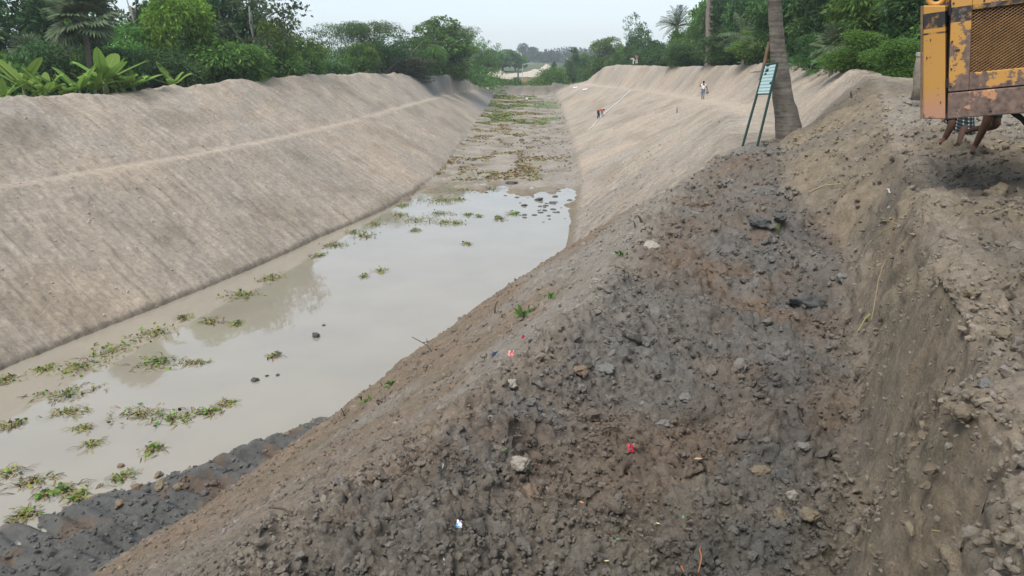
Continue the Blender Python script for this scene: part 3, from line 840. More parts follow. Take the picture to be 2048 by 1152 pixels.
GL, GM, GC, GR = "trees behind the left bank", "trees along the middle distance on the left", "hazy trees at the far end", "trees behind the right bank"
TREES = [
 # back row, left
 (20, 64, -60, 210, 'round', 'dark', "tall dark tree at the far left corner of the grove", GL, 0),
 (95, 68, 30, 130, 'airy', 'dark', "bluish dark tree between the left corner tree and the fan palm", GL, 0),
 (115, 70, 78, 120, 'round', 'dark', "low dark tree under the sky gap left of the fan palm", GL, 1),
 (232, 66, 34, 130, 'airy', 'grey', "thin grey green tree just right of the fan palm's crown", GL, 1),
 (262, 70, -45, 170, 'airy', 'dark', "tall airy tree right of the fan palm with sky showing through", GL, 0),
 (345, 74, -30, 150, 'round', 'dark', "tall dark tree behind the bright yellow green tree", GL, 0),
 (425, 68, -55, 150, 'tall', 'dark', "tall blackish tree right of the bright yellow green tree", GL, 0),
 (505, 66, -45, 175, 'airy', 'grey', "tall airy tree whose branches reach into the sky at the grove's right end", GL, 1),
 (470, 72, 15, 130, 'airy', 'dark', "dark lacy tree half hidden behind the tall airy tree", GL, 1),
 (556, 74, 52, 90, 'airy', 'mid', "loose green tree on the right shoulder of the near grove", GL, 0),
 (400, 71, 70, 160, 'round', 'dark', "shaded tree filling the gap behind the mango trees", GL, 1),
 (170, 72, 62, 170, 'round', 'dark', "shaded tree standing behind the fan palm's trunk", GL, 0),
 # light ones
 (352, 57, 6, 128, 'round', 'light', "bright yellow green tree, tallest of the sunlit crowns", GL, 0),
 (270, 55, 66, 120, 'mango', 'mid', "leafy green tree below the bright yellow green tree", GL, 0),
 (545, 60, 45, 60, 'tall', 'light', "slim tree with bright green tips beside the sky", GL, 0),
 (128, 52, 42, 62, 'airy', 'light', "slim yellow green sapling in front of the fan palm", GL, 1),
 # front row, left
 (433, 49, 74, 165, 'mango', 'mid', "broad mango like tree with drooping leaves, nearest behind the bank", GL, 1),
 (538, 56, 88, 105, 'mango', 'mid', "rounded tree with a pale forked trunk near the bank's crest", GL, 2),
 (318, 50, 92, 125, 'mango', 'dark', "dark drooping tree left of the broad mango like tree", GL, 0),
 (225, 49, 96, 120, 'mango', 'dark', "dark tree directly behind the largest banana plant", GL, 1),
 (140, 50, 100, 130, 'round', 'dark', "dark tree behind the middle banana plants", GL, 2),
 (62, 49, 78, 130, 'mango', 'dark', "dark tree behind the leftmost banana plants", GL, 2),
 (4, 46, 96, 120, 'round', 'mid', "green tree cut by the photo's left edge", GL, 0),
 # middle, left
 (592, 78, 70, 90, 'round', 'mid', "green tree where the near grove meets the farther trees", GM, 0),
 (622, 92, 72, 70, 'airy', 'dark', "dark tree with a ragged top behind the crest", GM, 0),
 (652, 98, 74, 70, 'airy', 'dark', "narrow dark tree next to the bamboo clumps", GM, 1),
 (690, 96, 62, 110, 'feather', 'bamboo', "left bamboo clump with plumed tops", GM, 0),
 (738, 98, 56, 120, 'feather', 'bamboo', "tallest bamboo clump on the left skyline", GM, 1),
 (745, 118, 50, 60, 'airy', 'mid', "tree peeking over the tallest bamboo clump", GM, 0),
 (722, 84, 88, 55, 'round', 'mid', "light green rounded tree in front of the bamboo", GM, 1),
 (662, 84, 108, 110, 'bush', 'dark', "dark spreading tree low behind the crest", GM, 0),
 (780, 106, 74, 80, 'round', 'dark', "dark tree right of the bamboo clumps", GM, 2),
 (820, 112, 72, 80, 'airy', 'dark', "lacy dark tree in the middle of the left skyline", GM, 2),
 (846, 106, 82, 70, 'mango', 'mid', "green tree with pale stems above the crest", GM, 2),
 (880, 116, 44, 105, 'tall', 'mid', "tallest green tree in the middle of the left skyline", GM, 0),
 (915, 124, 66, 90, 'feather', 'bamboo', "feathery tree sloping down toward the haze", GM, 2),
 (955, 134, 74, 56, 'airy', 'mid', "first of two thin topped trees near the gap in the skyline", GM, 1),
 (982, 140, 80, 50, 'airy', 'mid', "second of two thin topped trees near the gap in the skyline", GM, 2),
 (880, 112, 100, 120, 'bush', 'mid', "bushy tree right above the grey clay part of the bank", GM, 1),
 (955, 132, 112, 90, 'bush', 'mid', "bushy tree leaning over the end of the left bank", GM, 2),
 (800, 100, 112, 130, 'bush', 'grey', "grey green thicket tree above the crest", GM, 0),
 # far
 (1006, 330, 100, 60, 'far', 'mid', "hazy tree at the left of the sand heaps", GC, 0),
 (1030, 330, 108, 44, 'far', 'mid', "small hazy tree over the left sand heap", GC, 1),
 (985, 320, 104, 70, 'far', 'mid', "hazy tree behind the two thin topped trees", GC, 1),
 (1053, 700, 90, 36, 'far', 'grey', "palest tall tree at the end of the canal", GC, 0),
 (1075, 720, 106, 46, 'far', 'grey', "pale flat topped tree right of the palest tall one", GC, 1),
 (1104, 690, 104, 34, 'far', 'grey', "pale rounded tree in the centre of the horizon", GC, 0),
 (1020, 700, 116, 60, 'far', 'grey', "faint tree low on the horizon at the left", GC, 1),
 (1130, 700, 118, 50, 'far', 'grey', "faint tree low on the horizon at the right", GC, 0),
 # right
 (1148, 185, 96, 42, 'cone', 'dark', "dark pointed tree standing alone right of the horizon gap", GR, 0),
 (1108, 195, 121, 22, 'cone', 'dark', "small dark pointed tree beside the sand heap", GR, 1),
 (1170, 215, 112, 50, 'far', 'mid', "hazy tree between the pointed tree and the round one", GR, 1),
 (1217, 170, 80, 62, 'round', 'mid', "round green tree left of the dark leaning one", GR, 1),
 (1190, 178, 112, 60, 'bush', 'dark', "low dark tree at the end of the right bank", GR, 1),
 (1243, 160, 92, 50, 'round', 'mid', "green tree behind the two workers", GR, 2),
 (1272, 150, 43, 52, 'airy', 'dark', "dark tree with a leaning tufted top against the sky", GR, 2),
 (1290, 140, 66, 70, 'round', 'dark', "dark tree under the leaning tufted one", GR, 2),
 (1322, 128, 84, 80, 'mango', 'dark', "dark tree at the foot of the date palm", GR, 0),
 (1385, 112, 30, 80, 'round', 'mid', "green tree left of the thin bare palm trunk", GR, 0),
 (1432, 105, 4, 90, 'round', 'mid', "green tree right behind the thin bare palm trunk", GR, 1),
 (1388, 98, 78, 100, 'bush', 'dark', "dark thicket tree left of the thin bare palm trunk", GR, 0),
 (1475, 92, -24, 120, 'round', 'dark', "dark tree with bare pale branches", GR, 2),
 (1465, 82, 56, 110, 'bush', 'dark', "dark thicket tree behind the white shirted man", GR, 1),
 (1540, 78, -40, 130, 'round', 'dark', "dark tree behind the big palm trunk", GR, 0),
 (1530, 68, 60, 110, 'mango', 'mid', "green drooping tree left of the big palm trunk", GR, 0),
 (1600, 58, -40, 140, 'mango', 'dark', "dark tree with a pale forked trunk right of the palm", GR, 1),
 (1665, 52, -50, 150, 'round', 'dark', "tall shaded tree in the middle of the right grove", GR, 1),
 (1650, 46, 48, 130, 'bush', 'dark', "dark shrubby tree low in the right grove", GR, 0),
 (1735, 42, -40, 170, 'feather', 'mid', "bright feathery tree in the right grove", GR, 0),
 (1722, 35, 62, 110, 'bush', 'mid', "leafy bush hanging over the hollow in the crest", GR, 1),
 (1800, 38, -50, 170, 'mango', 'mid', "leafy tree beside the excavator", GR, 1),
 (1800, 30, 76, 120, 'bush', 'mid', "green bush on the crest left of the excavator", GR, 2),
 (1890, 36, -80, 220, 'round', 'dark', "tall dark tree rising behind the excavator", GR, 0),
 (1985, 34, -60, 220, 'round', 'mid', "green tree hidden mostly by the excavator", GR, 1),
]
for (px, Y, top, w, kind, tone, lab, grp, k) in TREES:
    plant_tree(px, Y, top, w, kind, tone, lab, grp, k)

# the undergrowth at the foot of both groves reads as one mass on each side
def undergrowth(name, spots, tone, size=.42):
    Vs, Fs, Cs, k0 = [], [], [], 0
    for (x, y, z, r, h) in spots:
        n = min(420, int(70 * r * h) + 40)
        d = rng.normal(0, 1, (n, 3)); d[:, 2] = np.abs(d[:, 2]) + .1
        d /= np.linalg.norm(d, axis=1)[:, None]
        pts = np.array([x, y, z]) + d * np.array([r, r, h]) * rng.uniform(.6, 1.05, n)[:, None]
        V, F, C = leaves(pts, d, size, .35, .42, light=rng.uniform(.75, 1.25))
        Vs.append(V); Fs.append(F + k0); Cs.append(C); k0 += len(V)
    o = link(name, mesh_np(name, np.concatenate(Vs), np.concatenate(Fs), False, np.concatenate(Cs), M_LEAF[tone]))
    return tag(o, kind='stuff')

sp = []
for px in range(-160, 1000, 13):
    Y = np.interp(px, [-160, 0, 300, 600, 800, 1000], [42, 44, 52, 76, 106, 162]) + rng.uniform(-1, 4)
    p = P(px, 170, Y=Y); sp.append((p[0], p[1], ground_z(p[0], p[1]), rng.uniform(1.4, 2.6), rng.uniform(2.0, 4.2) * (1.6 if px > 590 else 1)))
undergrowth("left_undergrowth", sp, 'mid')
sp = []
for px in range(1165, 2300, 14):
    Y = np.interp(px, [1165, 1250, 1400, 1500, 1600, 1700, 1850, 2300], [175, 150, 104, 78, 56, 41, 32, 26]) + rng.uniform(0, 4)
    p = P(px, 140, Y=Y); sp.append((p[0], p[1], ground_z(p[0], p[1]) - .5, rng.uniform(1.2, 2.2), rng.uniform(1.8, 3.6)))
undergrowth("right_undergrowth", sp, 'dark')
sp = []
for k in range(70):
    px = rng.uniform(960, 1180); Y = rng.uniform(172, 215)
    if 1000 < px < 1078 and Y > 185: continue
    p = P(px, 165, Y=Y); sp.append((p[0], p[1], ground_z(p[0], p[1]), rng.uniform(1, 2.4), rng.uniform(.5, 1.4) + (2.2 if px > 1078 else 0.2)))
undergrowth("field_scrub", sp, 'mid', .5)
# distant woods on the horizon, one mass
sp = []
for a in np.linspace(-60, 60, 190):
    if abs(a) < 1: continue
    r_ = rng.uniform(620, 860)
    x, y = r_ * math.sin(R(a)), r_ * math.cos(R(a))
    sp.append((x, y, 2.0, rng.uniform(9, 15), rng.uniform(7, 13)))
undergrowth("distant_woods", sp, 'grey', 3.0)

# ---- palms
def frond_mesh(name, kind, mat):
    Vs, Fs, Cs, k0 = [], [], [], 0
    g = Geo()
    if kind == 'fan':
        L = 1.5
        g.tube([(0, 0, 0), (.5, 0, .1), (1.0, 0, .12)], [.035, .028, .02], 5, (.9, .8, .5))
        for k in range(26):
            a = R(-105 + 210 * k / 25)
            d = np.array([math.cos(a), math.sin(a), 0]); sd = np.array([-d[1], d[0], 0])
            o = np.array([1.0, 0, .12]); l = L * rng.uniform(.85, 1.05)
            w = .10
            fold = .05 * (-1) ** k
            p0, p1, p2 = o, o + d * l * .6 + np.array([0, 0, .05]), o + d * l + np.array([0, 0, -.22])
            V = [p0, p1 + sd * w + [0, 0, fold], p2, p1 - sd * w - [0, 0, fold]]
            v = rng.uniform(.75, 1.2)
            g.add(V, [[0, 1, 2, 3]], c=(v * 1.05, v, v * .95))
    else:
        L = 3.4 if kind == 'coco' else 2.6
        t = np.linspace(0, 1, 9)
        sag = 1.5 if kind == 'coco' else .8
        mid = np.stack([L * t * (1 - .12 * t), 0 * t, .55 * L * t * .6 - sag * t ** 2.2], 1)
        g.tube(mid, np.linspace(.04, .008, 9), 5, (.9, .85, .5))
        for k in range(44):
            u = .12 + .88 * (k // 2) / 22
            o = np.array([np.interp(u, t, mid[:, j]) for j in range(3)])
            sgn = 1 if k % 2 else -1
            l = (.85 if kind == 'coco' else .5) * math.sin(math.pi * (.15 + .8 * u)) + .1
            d = np.array([.55, sgn * .85, (-.35 if kind == 'coco' else .25)]) + rng.normal(0, .08, 3)
            d /= np.linalg.norm(d)
            w = .03
            V = [o, o + d * l * .5 + np.array([w, 0, .02]), o + d * l + np.array([0, 0, -.18 * l]), o + d * l * .5 - np.array([w, 0, -.02])]
            v = rng.uniform(.75, 1.2)
            g.add(V, [[0, 1, 2, 3]], c=(v, v, v))
    return g.mesh(name, mat, False, True)

FROND = {k: [frond_mesh("frond", k, M_LEAF['palm']) for _ in range(2)] for k in ('fan', 'date', 'coco')}

def palm(label, base, top, kind, nf, scale, r0, r1, group=None, mat=None, name="palm_tree", lean=None):
    base, top = np.array(base, float), np.array(top, float)
    t = thing(name, label, "palm tree", base, 0, group)
    g = Geo()
    u = np.linspace(0, 1, 12)[:, None]
    d = top - base
    pts = d * u + np.array([0, 0, -.3]) * (1 - u)
    g.tube(pts, np.linspace(r0, r1, 12), 10, jit=.05)
    g.build("trunk", mat or M_BARK, t, True)
    for k in range(nf):
        f = link("frond", FROND[kind][k % 2], t)
        f.location = d
        el = {'fan': rng.uniform(-38, 82), 'date': rng.uniform(-45, 70), 'coco': rng.uniform(-35, 60)}[kind]
        f.rotation_euler = Euler((rng.uniform(-.4, .4), -R(el), k * 2.399 + rng.uniform(-.2, .2)), 'XYZ')
        f.scale = (scale,) * 3
    return t

def skyline(px, py, Y):
    p = P(px, py, Y=Y); return (p[0], p[1], ground_z(p[0], p[1])), p

b_, t_ = skyline(166, 46, 47.5); palm("large fan palm with stiff round fronds above the banana plants", b_, t_, 'fan', 24, 1.0, .2, .16)
b_, t_ = skyline(140, 96, 56); palm("smaller fan palm half hidden under the large one", b_, t_, 'fan', 16, .75, .2, .16)
b_, t_ = skyline(60, 118, 54); palm("dim fan palm low in the shade near the left edge", b_, t_, 'fan', 14, .75, .2, .16)
b_, t_ = skyline(1354, 52, 116); palm("date palm with feathery fronds on the right skyline", b_, t_, 'date', 34, 1.35, .3, .26)
b_, t_ = skyline(1490, 72, 74); palm("young coconut palm with upright fronds left of the big trunk", b_, t_, 'coco', 13, .9, .16, .13)
b_, t_ = skyline(1535, 84, 66); palm("small palm with spreading fronds close behind the sign", b_, t_, 'coco', 14, .75, .14, .11)
b_, t_ = skyline(1668, 96, 38); palm("spiky young palm at the edge of the crest, centre of the right grove", b_, t_, 'fan', 11, .5, .1, .08)
b_, t_ = skyline(1700, 92, 37); palm("arching palm whose fronds hang over the crest", b_, t_, 'coco', 12, .62, .12, .1)
b_, t_ = skyline(930, 128, 168); palm("hazy date palm at the end of the left bank", b_, t_, 'date', 22, 1.1, .25, .2)
b_, t_ = skyline(596, 142, 72); palm("low yellow green palm clump on the left crest", b_, t_, 'date', 16, .7, .14, .1)

# thin bare trunk with climbing notches, crown above the frame
M_TRUNK = simple("palm_trunk", (.205, .170, .145), .9, var=.35, scale=7, bump=.6)
def palm_trunk_material():
    m, nt, b = new_mat("coconut_trunk")
    L = nt.links.new
    tc = nd(nt, 'ShaderNodeTexCoord')
    mp = nd(nt, 'ShaderNodeMapping'); mp.inputs['Scale'].default_value = (1.2, 1.2, 9); L(tc.outputs['Object'], mp.inputs['Vector'])
    n1 = nd(nt, 'ShaderNodeTexNoise', i_Scale=1.4, i_Detail=6.0, i_Roughness=.7); L(mp.outputs[0], n1.inputs['Vector'])
    n2 = nd(nt, 'ShaderNodeTexNoise', i_Scale=3.0, i_Detail=7.0, i_Roughness=.7); L(tc.outputs['Object'], n2.inputs['Vector'])
    cr = nd(nt, 'ShaderNodeValToRGB'); L(n1.outputs['Fac'], cr.inputs[0])
    cr.color_ramp.elements[0].position, cr.color_ramp.elements[1].position = .30, .68
    cr.color_ramp.elements[0].color = (.085, .07, .055, 1); cr.color_ramp.elements[1].color = (.255, .225, .19, 1)
    cr2 = nd(nt, 'ShaderNodeMapRange', i_1=.35, i_2=.6, i_3=.62, i_4=1.15); L(n2.outputs['Fac'], cr2.inputs[0])
    mx = nd(nt, 'ShaderNodeVectorMath', operation='SCALE'); L(cr.outputs[0], mx.inputs[0]); L(cr2.outputs[0], mx.inputs['Scale'])
    L(mx.outputs[0], b.inputs['Base Color'])
    b.inputs['Roughness'].default_value = .92; b.inputs['Specular IOR Level'].default_value = .15
    bp = nd(nt, 'ShaderNodeBump', i_Strength=.7, i_Distance=.03); L(n1.outputs['Fac'], bp.inputs['Height']); L(bp.outputs[0], b.inputs['Normal'])
    return m
M_COCO = palm_trunk_material()

b0 = P(1414, 131, Y=88); b0[2] = ground_z(b0[0], b0[1]) - .2
tp = P(1419.5, 0, Y=88.0); tp[2] = tp[2]
top1 = b0 + (tp - b0) * 1.5
t1 = thing("palm_tree", "thin bare coconut palm trunk with climbing notches on the right crest", "palm tree", b0)
g = Geo(); u = np.linspace(0, 1, 14)[:, None]
g.tube((top1 - b0) * u + np.stack([.10 * np.sin(u[:, 0] * 9), 0 * u[:, 0], 0 * u[:, 0]], 1), np.linspace(.33, .21, 14), 9, jit=.06)
g.build("trunk", M_TRUNK, t1, True)
for k in range(9):
    q = (top1 - b0) * (.12 + .068 * k)
    gg = Geo().box((-.06, -.40, -.10), (.40 - .01 * k, -.05, .10)).build("notch", M_BARK, t1.children[0], bevel=.03)
    gg.location = q
for k in range(18):
    f = link("frond", FROND['coco'][k % 2], t1); f.location = top1 - b0
    f.rotation_euler = Euler((0, -R(rng.uniform(-35, 60)), k * 2.399), 'XYZ'); f.scale = (1.3,) * 3

# big coconut trunk beside the sign: swollen foot, leaning left as it rises
bb = P(1584, 264, Y=20.4)
bb = np.array([bb[0], bb[1], ground_z(bb[0], bb[1])])
rows = [(262, 1582, 55), (235, 1574, 46), (200, 1566, 39), (160, 1562, 35), (120, 1558, 31), (80, 1554, 28), (40, 1551, 26), (0, 1549, 25), (-60, 1546, 26), (-130, 1543, 25), (-200, 1541, 25), (-260, 1541, 24)]
pts, rad = [], []
for (py, px, w) in rows:
    q = P(px, py, Y=20.4); pts.append(q); rad.append(w / 2 / FPX * 20.4 / 1.02)
pts[0][2] = min(pts[0][2], bb[2] - .1)
pts = [pts[0] - np.array([0, 0, .35])] + pts; rad = [rad[0] * 1.3] + rad
pts = np.array(pts)
tz = np.linspace(0, len(pts) - 1, 46); li = np.minimum(tz.astype(int), len(pts) - 2); fr = (tz - li)[:, None]
pf = pts[li] * (1 - fr) + pts[li + 1] * fr
rf = np.interp(tz, np.arange(len(rad)), rad) * (1 + .022 * np.cos(np.arange(46) * 2.1))
t2 = thing("palm_tree", "big leaning coconut palm trunk with a swollen foot beside the sign", "palm tree", bb)
g = Geo(); g.tube(pf - bb, rf, 18, jit=.045); g.build("trunk", M_COCO, t2, True)
for k in range(20):
    f = link("frond", FROND['coco'][k % 2], t2); f.location = pts[-1] - bb
    f.rotation_euler = Euler((0, -R(rng.uniform(-30, 60)), k * 2.399), 'XYZ'); f.scale = (1.2,) * 3
def ring_at(py, tilt, rr_, name):
    k = int(np.argmin(np.abs(np.array([r[0] for r in rows]) - py))) + 1
    a = np.linspace(0, 2 * math.pi, 22)
    c = np.array([np.interp(-py, [-r[0] for r in rows], pts[1:, j]) for j in range(3)]) - bb
    r = np.interp(-py, [-r_[0] for r_ in rows], rad[1:]) + .012
    g = Geo(); g.tube(np.stack([c[0] + r * np.cos(a), c[1] + r * np.sin(a), c[2] + tilt * np.cos(a) + .02 * np.sin(2 * a)], 1), rr_, 5, caps=False)
    o = g.build(name, M_ROPE, t2.children[0], True)
    return o
M_ROPE = simple("rope", (.055, .05, .045), .9)
ring_at(29, .05, .012, "rope"); ring_at(33, .035, .010, "rope"); ring_at(93, .02, .011, "rope")

# ---- bananas
def banana_leaf(name, L, W, bend, torn):
    n = 12
    t = np.linspace(0, 1, n)
    spine = np.stack([L * t * np.cos(bend * t * .9), 0 * t, L * (t - .55 * bend * t * t)], 1)
    spine[:, 0] = L * np.sin(bend * t) / max(bend, .05) * .8; spine[:, 2] = L * (np.cos(bend * t * .8) * t * .9 + (1 - np.cos(bend * t * .8)) * .1 * t)
    w = W * np.sin(math.pi * np.clip(.10 + .9 * t, 0, 1)) ** .6 * (t > .12)
    w[-1] = .01
    g = Geo()
    V = []
    for i in range(n):
        for sgn in (-1, 0, 1):
            V.append(spine[i] + np.array([0, sgn * w[i], abs(sgn) * (.22 * w[i] if not torn else -.25 * w[i] + rng.uniform(-.03, .03))]))
    F = []
    for i in range(n - 1):
        for j in (0, 1):
            if torn and i > 2 and rng.uniform() < .18: continue
            F.append([i*3+j, (i+1)*3+j, (i+1)*3+j+1, i*3+j+1])
    v = rng.uniform(.8, 1.2)
    g.add(V, F, c=(v, v, v))
    g.tube(spine, np.linspace(.035, .008, n), 5, (1.5, 1.35, 1.3))
    return g.mesh(name, M_LEAF['banana'], True, True)
BAN = [banana_leaf("leaf", 1.9, .27, .35, False), banana_leaf("leaf", 2.1, .30, .9, False), banana_leaf("leaf", 2.0, .28, 1.5, True), banana_leaf("leaf", 1.7, .25, 2.0, True), banana_leaf("leaf", 1.2, .16, .1, False)]
M_STEM = simple("banana_stem", (.17, .19, .08), .7, var=.3)
def banana(px, py, Y, sc, n, label):
    p = P(px, py - 8, Y=Y)
    sc *= 1.18
    gz = ground_z(p[0], p[1])
    t = thing("banana_plant", label, "banana plant", (p[0], p[1], gz), rng.uniform(0, 6.28), "banana plants behind the left crest")
    h = max(.4, p[2] - gz)
    Geo().tube([(0, 0, -.2), (.02, 0, h * .5), (0, 0, h)], [.14 * sc, .11 * sc, .06 * sc], 8).build("stem", M_STEM, t, True)
    for k in range(n):
        me = BAN[4] if k == 0 else BAN[(1, 2, 0, 3, 2, 1)[k % 6]]
        o = link("leaf", me, t); o.location = (0, 0, h - .25 * sc * rng.uniform(0, 1))
        s_ = sc * rng.uniform(.8, 1.15)
        o.scale = (s_,) * 3
        o.rotation_euler = (rng.uniform(-.15, .15), rng.uniform(-.05, .5) if k else 0, k * 2.399 + rng.uniform(-.3, .3))
BANANAS = [(8, 196, 39.5, .62, 8, "pale banana plant at the photo's left edge"), (46, 178, 41, .95, 8, "banana plant with one tall upright blade near the left edge"),
 (92, 188, 40.5, .7, 9, "banana plant of bright blades between two taller ones"), (128, 190, 41, .6, 8, "low banana plant with blades fanning over the crest"),
 (158, 186, 41.5, .75, 8, "banana plant with a curled young leaf left of the tallest"), (208, 168, 43, 1.15, 10, "tallest banana plant with broad arching leaves"),
 (246, 178, 44, .85, 9, "banana plant with tattered leaves right of the tallest"), (190, 190, 42, .55, 7, "small banana plant at the foot of the tallest"),
 (268, 186, 44.5, .75, 8, "dark banana plant drooping toward the bank"), (346, 174, 49.5, .8, 6, "lone banana plant peeping over the crest right of the others"),
 (70, 194, 40.5, .5, 7, "smallest banana plant, low behind the crest"), (232, 190, 43.4, .5, 7, "young banana plant just above the crest's edge")]
for b in BANANAS: banana(*b)
# ------------------------------------------------------------------ loose earth
def ico(sub):
    bm = bmesh.new(); bmesh.ops.create_icosphere(bm, subdivisions=sub, radius=1)
    V = np.array([v.co[:] for v in bm.verts]); F = np.array([[v.index for v in f.verts] for f in bm.faces]); bm.free()
    return V, F
IV1, IF1 = ico(2)
ICO12, ICO20 = ico(1)
IV3, IF3 = ico(4)

def n3(V, f, seed):
    return (fbm(V[:, 0] * f + V[:, 2] * f * .7 + seed, V[:, 1] * f - V[:, 2] * f * .6 + seed, 3, seed) +
            fbm(V[:, 2] * f + seed, V[:, 0] * f + V[:, 1] * f * .5, 3, seed + 9)) * .5

def lumpy(V, seed, amp=.35):
    W = V.copy()
    for k in range(7):        # chop a few flat facets as broken clods have
        d = np.random.default_rng(seed * 31 + k).normal(0, 1, 3); d /= np.linalg.norm(d)
        h = W @ d; lim = .55 + .09 * k
        W = W - np.outer(np.maximum(0, h - lim) * .85, d)
    return W * (1 + amp * n3(V, 1.1, seed) + amp * .5 * n3(V, 3.1, seed + 3))[:, None]
TPL = [lumpy(IV1, 40 + k, .5) for k in range(8)]

def scatter_clods(name, N, amax, r0, r1, pick, smin_k, smax, sink=.25, tone=1.0, IV1=IV1, IF1=IF1, TPL=TPL):
    a = rng.uniform(-amax, amax, N * 6); r = np.exp(rng.uniform(math.log(r0), math.log(r1), N * 6))
    x, y = r * np.sin(a), r * np.cos(a)
    z, q = terrain(x, y)
    keep = rng.uniform(0, 1, len(x)) < pick(x, y, q)
    idx = np.nonzero(keep)[0][:N]
    x, y, z, r = x[idx], y[idx], z[idx], r[idx]
    q = {k: v[idx] for k, v in q.items()}
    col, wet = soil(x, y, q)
    s = np.minimum(np.maximum(smin_k * r, .010) * rng.uniform(0.004, 1, len(x)) ** (-1 / 2.3), smax * rng.uniform(.6, 1.3, len(x)))
    M = len(x)
    th = rng.uniform(0, 6.28, M); tl = rng.uniform(-.9, .9, M)
    ch, sh, ct, st = np.cos(th), np.sin(th), np.cos(tl), np.sin(tl)
    sx, sy, sz = s * rng.uniform(.8, 1.4, M), s * rng.uniform(.65, 1.0, M), s * rng.uniform(.5, .85, M)
    Vs = np.empty((M, len(IV1), 3)); k_ = rng.integers(0, len(TPL), M)
    for t in range(len(TPL)):
        m = k_ == t
        B = TPL[t][None] * np.stack([sx[m], sy[m], sz[m]], 1)[:, None, :]
        X = B[..., 0] * ct[m, None] + B[..., 2] * st[m, None]; Z = -B[..., 0] * st[m, None] + B[..., 2] * ct[m, None]
        Vs[m, :, 0] = X * ch[m, None] - B[..., 1] * sh[m, None]; Vs[m, :, 1] = X * sh[m, None] + B[..., 1] * ch[m, None]; Vs[m, :, 2] = Z
    Vs += np.stack([x, y, z + sz * (1 - 2 * sink) * .5], 1)[:, None, :]
    F = (IF1[None] + (np.arange(M) * len(IV1))[:, None, None]).reshape(-1, 3)
    g = rng.uniform(.82, 1.24, M) * tone
    gr = rng.uniform(0, 1, M)[:, None] ** 2
    col = col * g[:, None]; col = col * (1 - .5 * gr) + (col.mean(1, keepdims=True) * np.array([1.02, 1.0, .96])) * .5 * gr
    C = np.concatenate([col, wet[:, None]], 1)
    SN = np.stack([q['s'], q['n'], q['rough']], 1)
    me = mesh_np(name, Vs.reshape(-1, 3), F, False, np.repeat(C, len(IV1), 0), M_SOIL, np.repeat(SN, len(IV1), 0))
    tag(link(name, me), kind='stuff')
    return M

scatter_clods("loose_clods", 4200, R(39), 2.3, 24, lambda x, y, q: (1 - q['mud']) * np.clip(q['rough'] * 1.2 - .02, 0, 1) * (.25 + .75 * sstep(-.25, .35, gn(x / 1.3, y / 1.3, 141))) * (1 - .96 * q['face']), 0.0022, .072, sink=.42, tone=1.08)
IV0, IF0 = ICO12, ICO20
TPL0 = [lumpy(IV0, 80 + k, .6) for k in range(8)]
scatter_clods("crumbs", 17000, R(39), 2.3, 20, lambda x, y, q: np.clip(q['rough'] * 1.5 - .02, 0, 1) * (1 - .15 * q['face']), .0014, .040, sink=.32, tone=1.1, IV1=IV0, IF1=IF0, TPL=TPL0)
scatter_clods("mud_clods", 900, R(40), 10, 22, lambda x, y, q: q['mud'], .0018, .09, tone=1.15)
scatter_clods("bank_pebbles", 6500, R(40), 13, 75, lambda x, y, q: np.clip(q['left'] + q['slope_r'] * (1 - q['near']) + q['face'] * .5, 0, 1) * (q['outside'] < .5) * .6, .0006, .06, sink=.3, tone=1.25, IV1=ICO12, IF1=ICO20, TPL=[lumpy(ICO12, 90 + k, .6) for k in range(8)])

scatter_clods("bed_lumps", 1200, R(12), 58, 150, lambda x, y, q: q['dry'] * (.25 + .75 * sstep(-1, 3, q['n'])) * .8 * sstep(-.2, .4, gn(x / 2, y / 4, 161)), .0008, .16, sink=.3, tone=.72, IV1=ICO12, IF1=ICO20, TPL=TPL0)
scatter_clods("slope_gravel", 2600, R(30), 22, 55, lambda x, y, q: q['slope_r'] * (1 - q['near']) * sstep(110, 92, q['s']) * sstep(.8, .3, q['fac']), .0009, .08, sink=.3, tone=1.0, IV1=ICO12, IF1=ICO20, TPL=TPL0)
# crumbs of mud standing out of the far shallows
_g = Geo()
for _ in range(50):
    _p = P(rng.normal(1085, 38), rng.uniform(372, 446), z=0.0)
    if float(to_sn(_p[:1], _p[1:2])[1][0]) > 5.6: continue
    _s = rng.uniform(.05, .17)
    _g.add(TPL0[rng.integers(0, 8)] * [_s * 1.3, _s, _s * .5] + _p, None, ICO20)
_mm = _g.mesh("mud_lumps")
M_CLAY = {'grey': simple("grey_clod", tuple(C_CLAY * 1.15), .9, var=.35, scale=5, bump=.8, spec=.2),
          'dark': simple("dark_clay", (.075, .076, .074), .6, var=.35, scale=5, bump=.8, spec=.3),
          'brown': simple("brown_clod", tuple(C_BROWN * 1.1), .95, var=.35, scale=5, bump=.8, spec=.15),
          'tan': simple("tan_clod", tuple(C_TAN * 1.0), .95, var=.3, scale=5, bump=.8, spec=.15),
          'pale': simple("pale_clod", tuple(C_GREY * 1.05), .95, var=.25, scale=5, bump=.8, spec=.15)}
_mm.materials.append(M_CLAY['dark']); tag(link('mud_lumps', _mm), kind='stuff')
CLOD = [mesh_np("clod", lumpy(IV3, 60 + k, .45) + .05 * IV3 * n3(IV3, 9, 5 + k)[:, None], IF3, True) for k in range(5)]
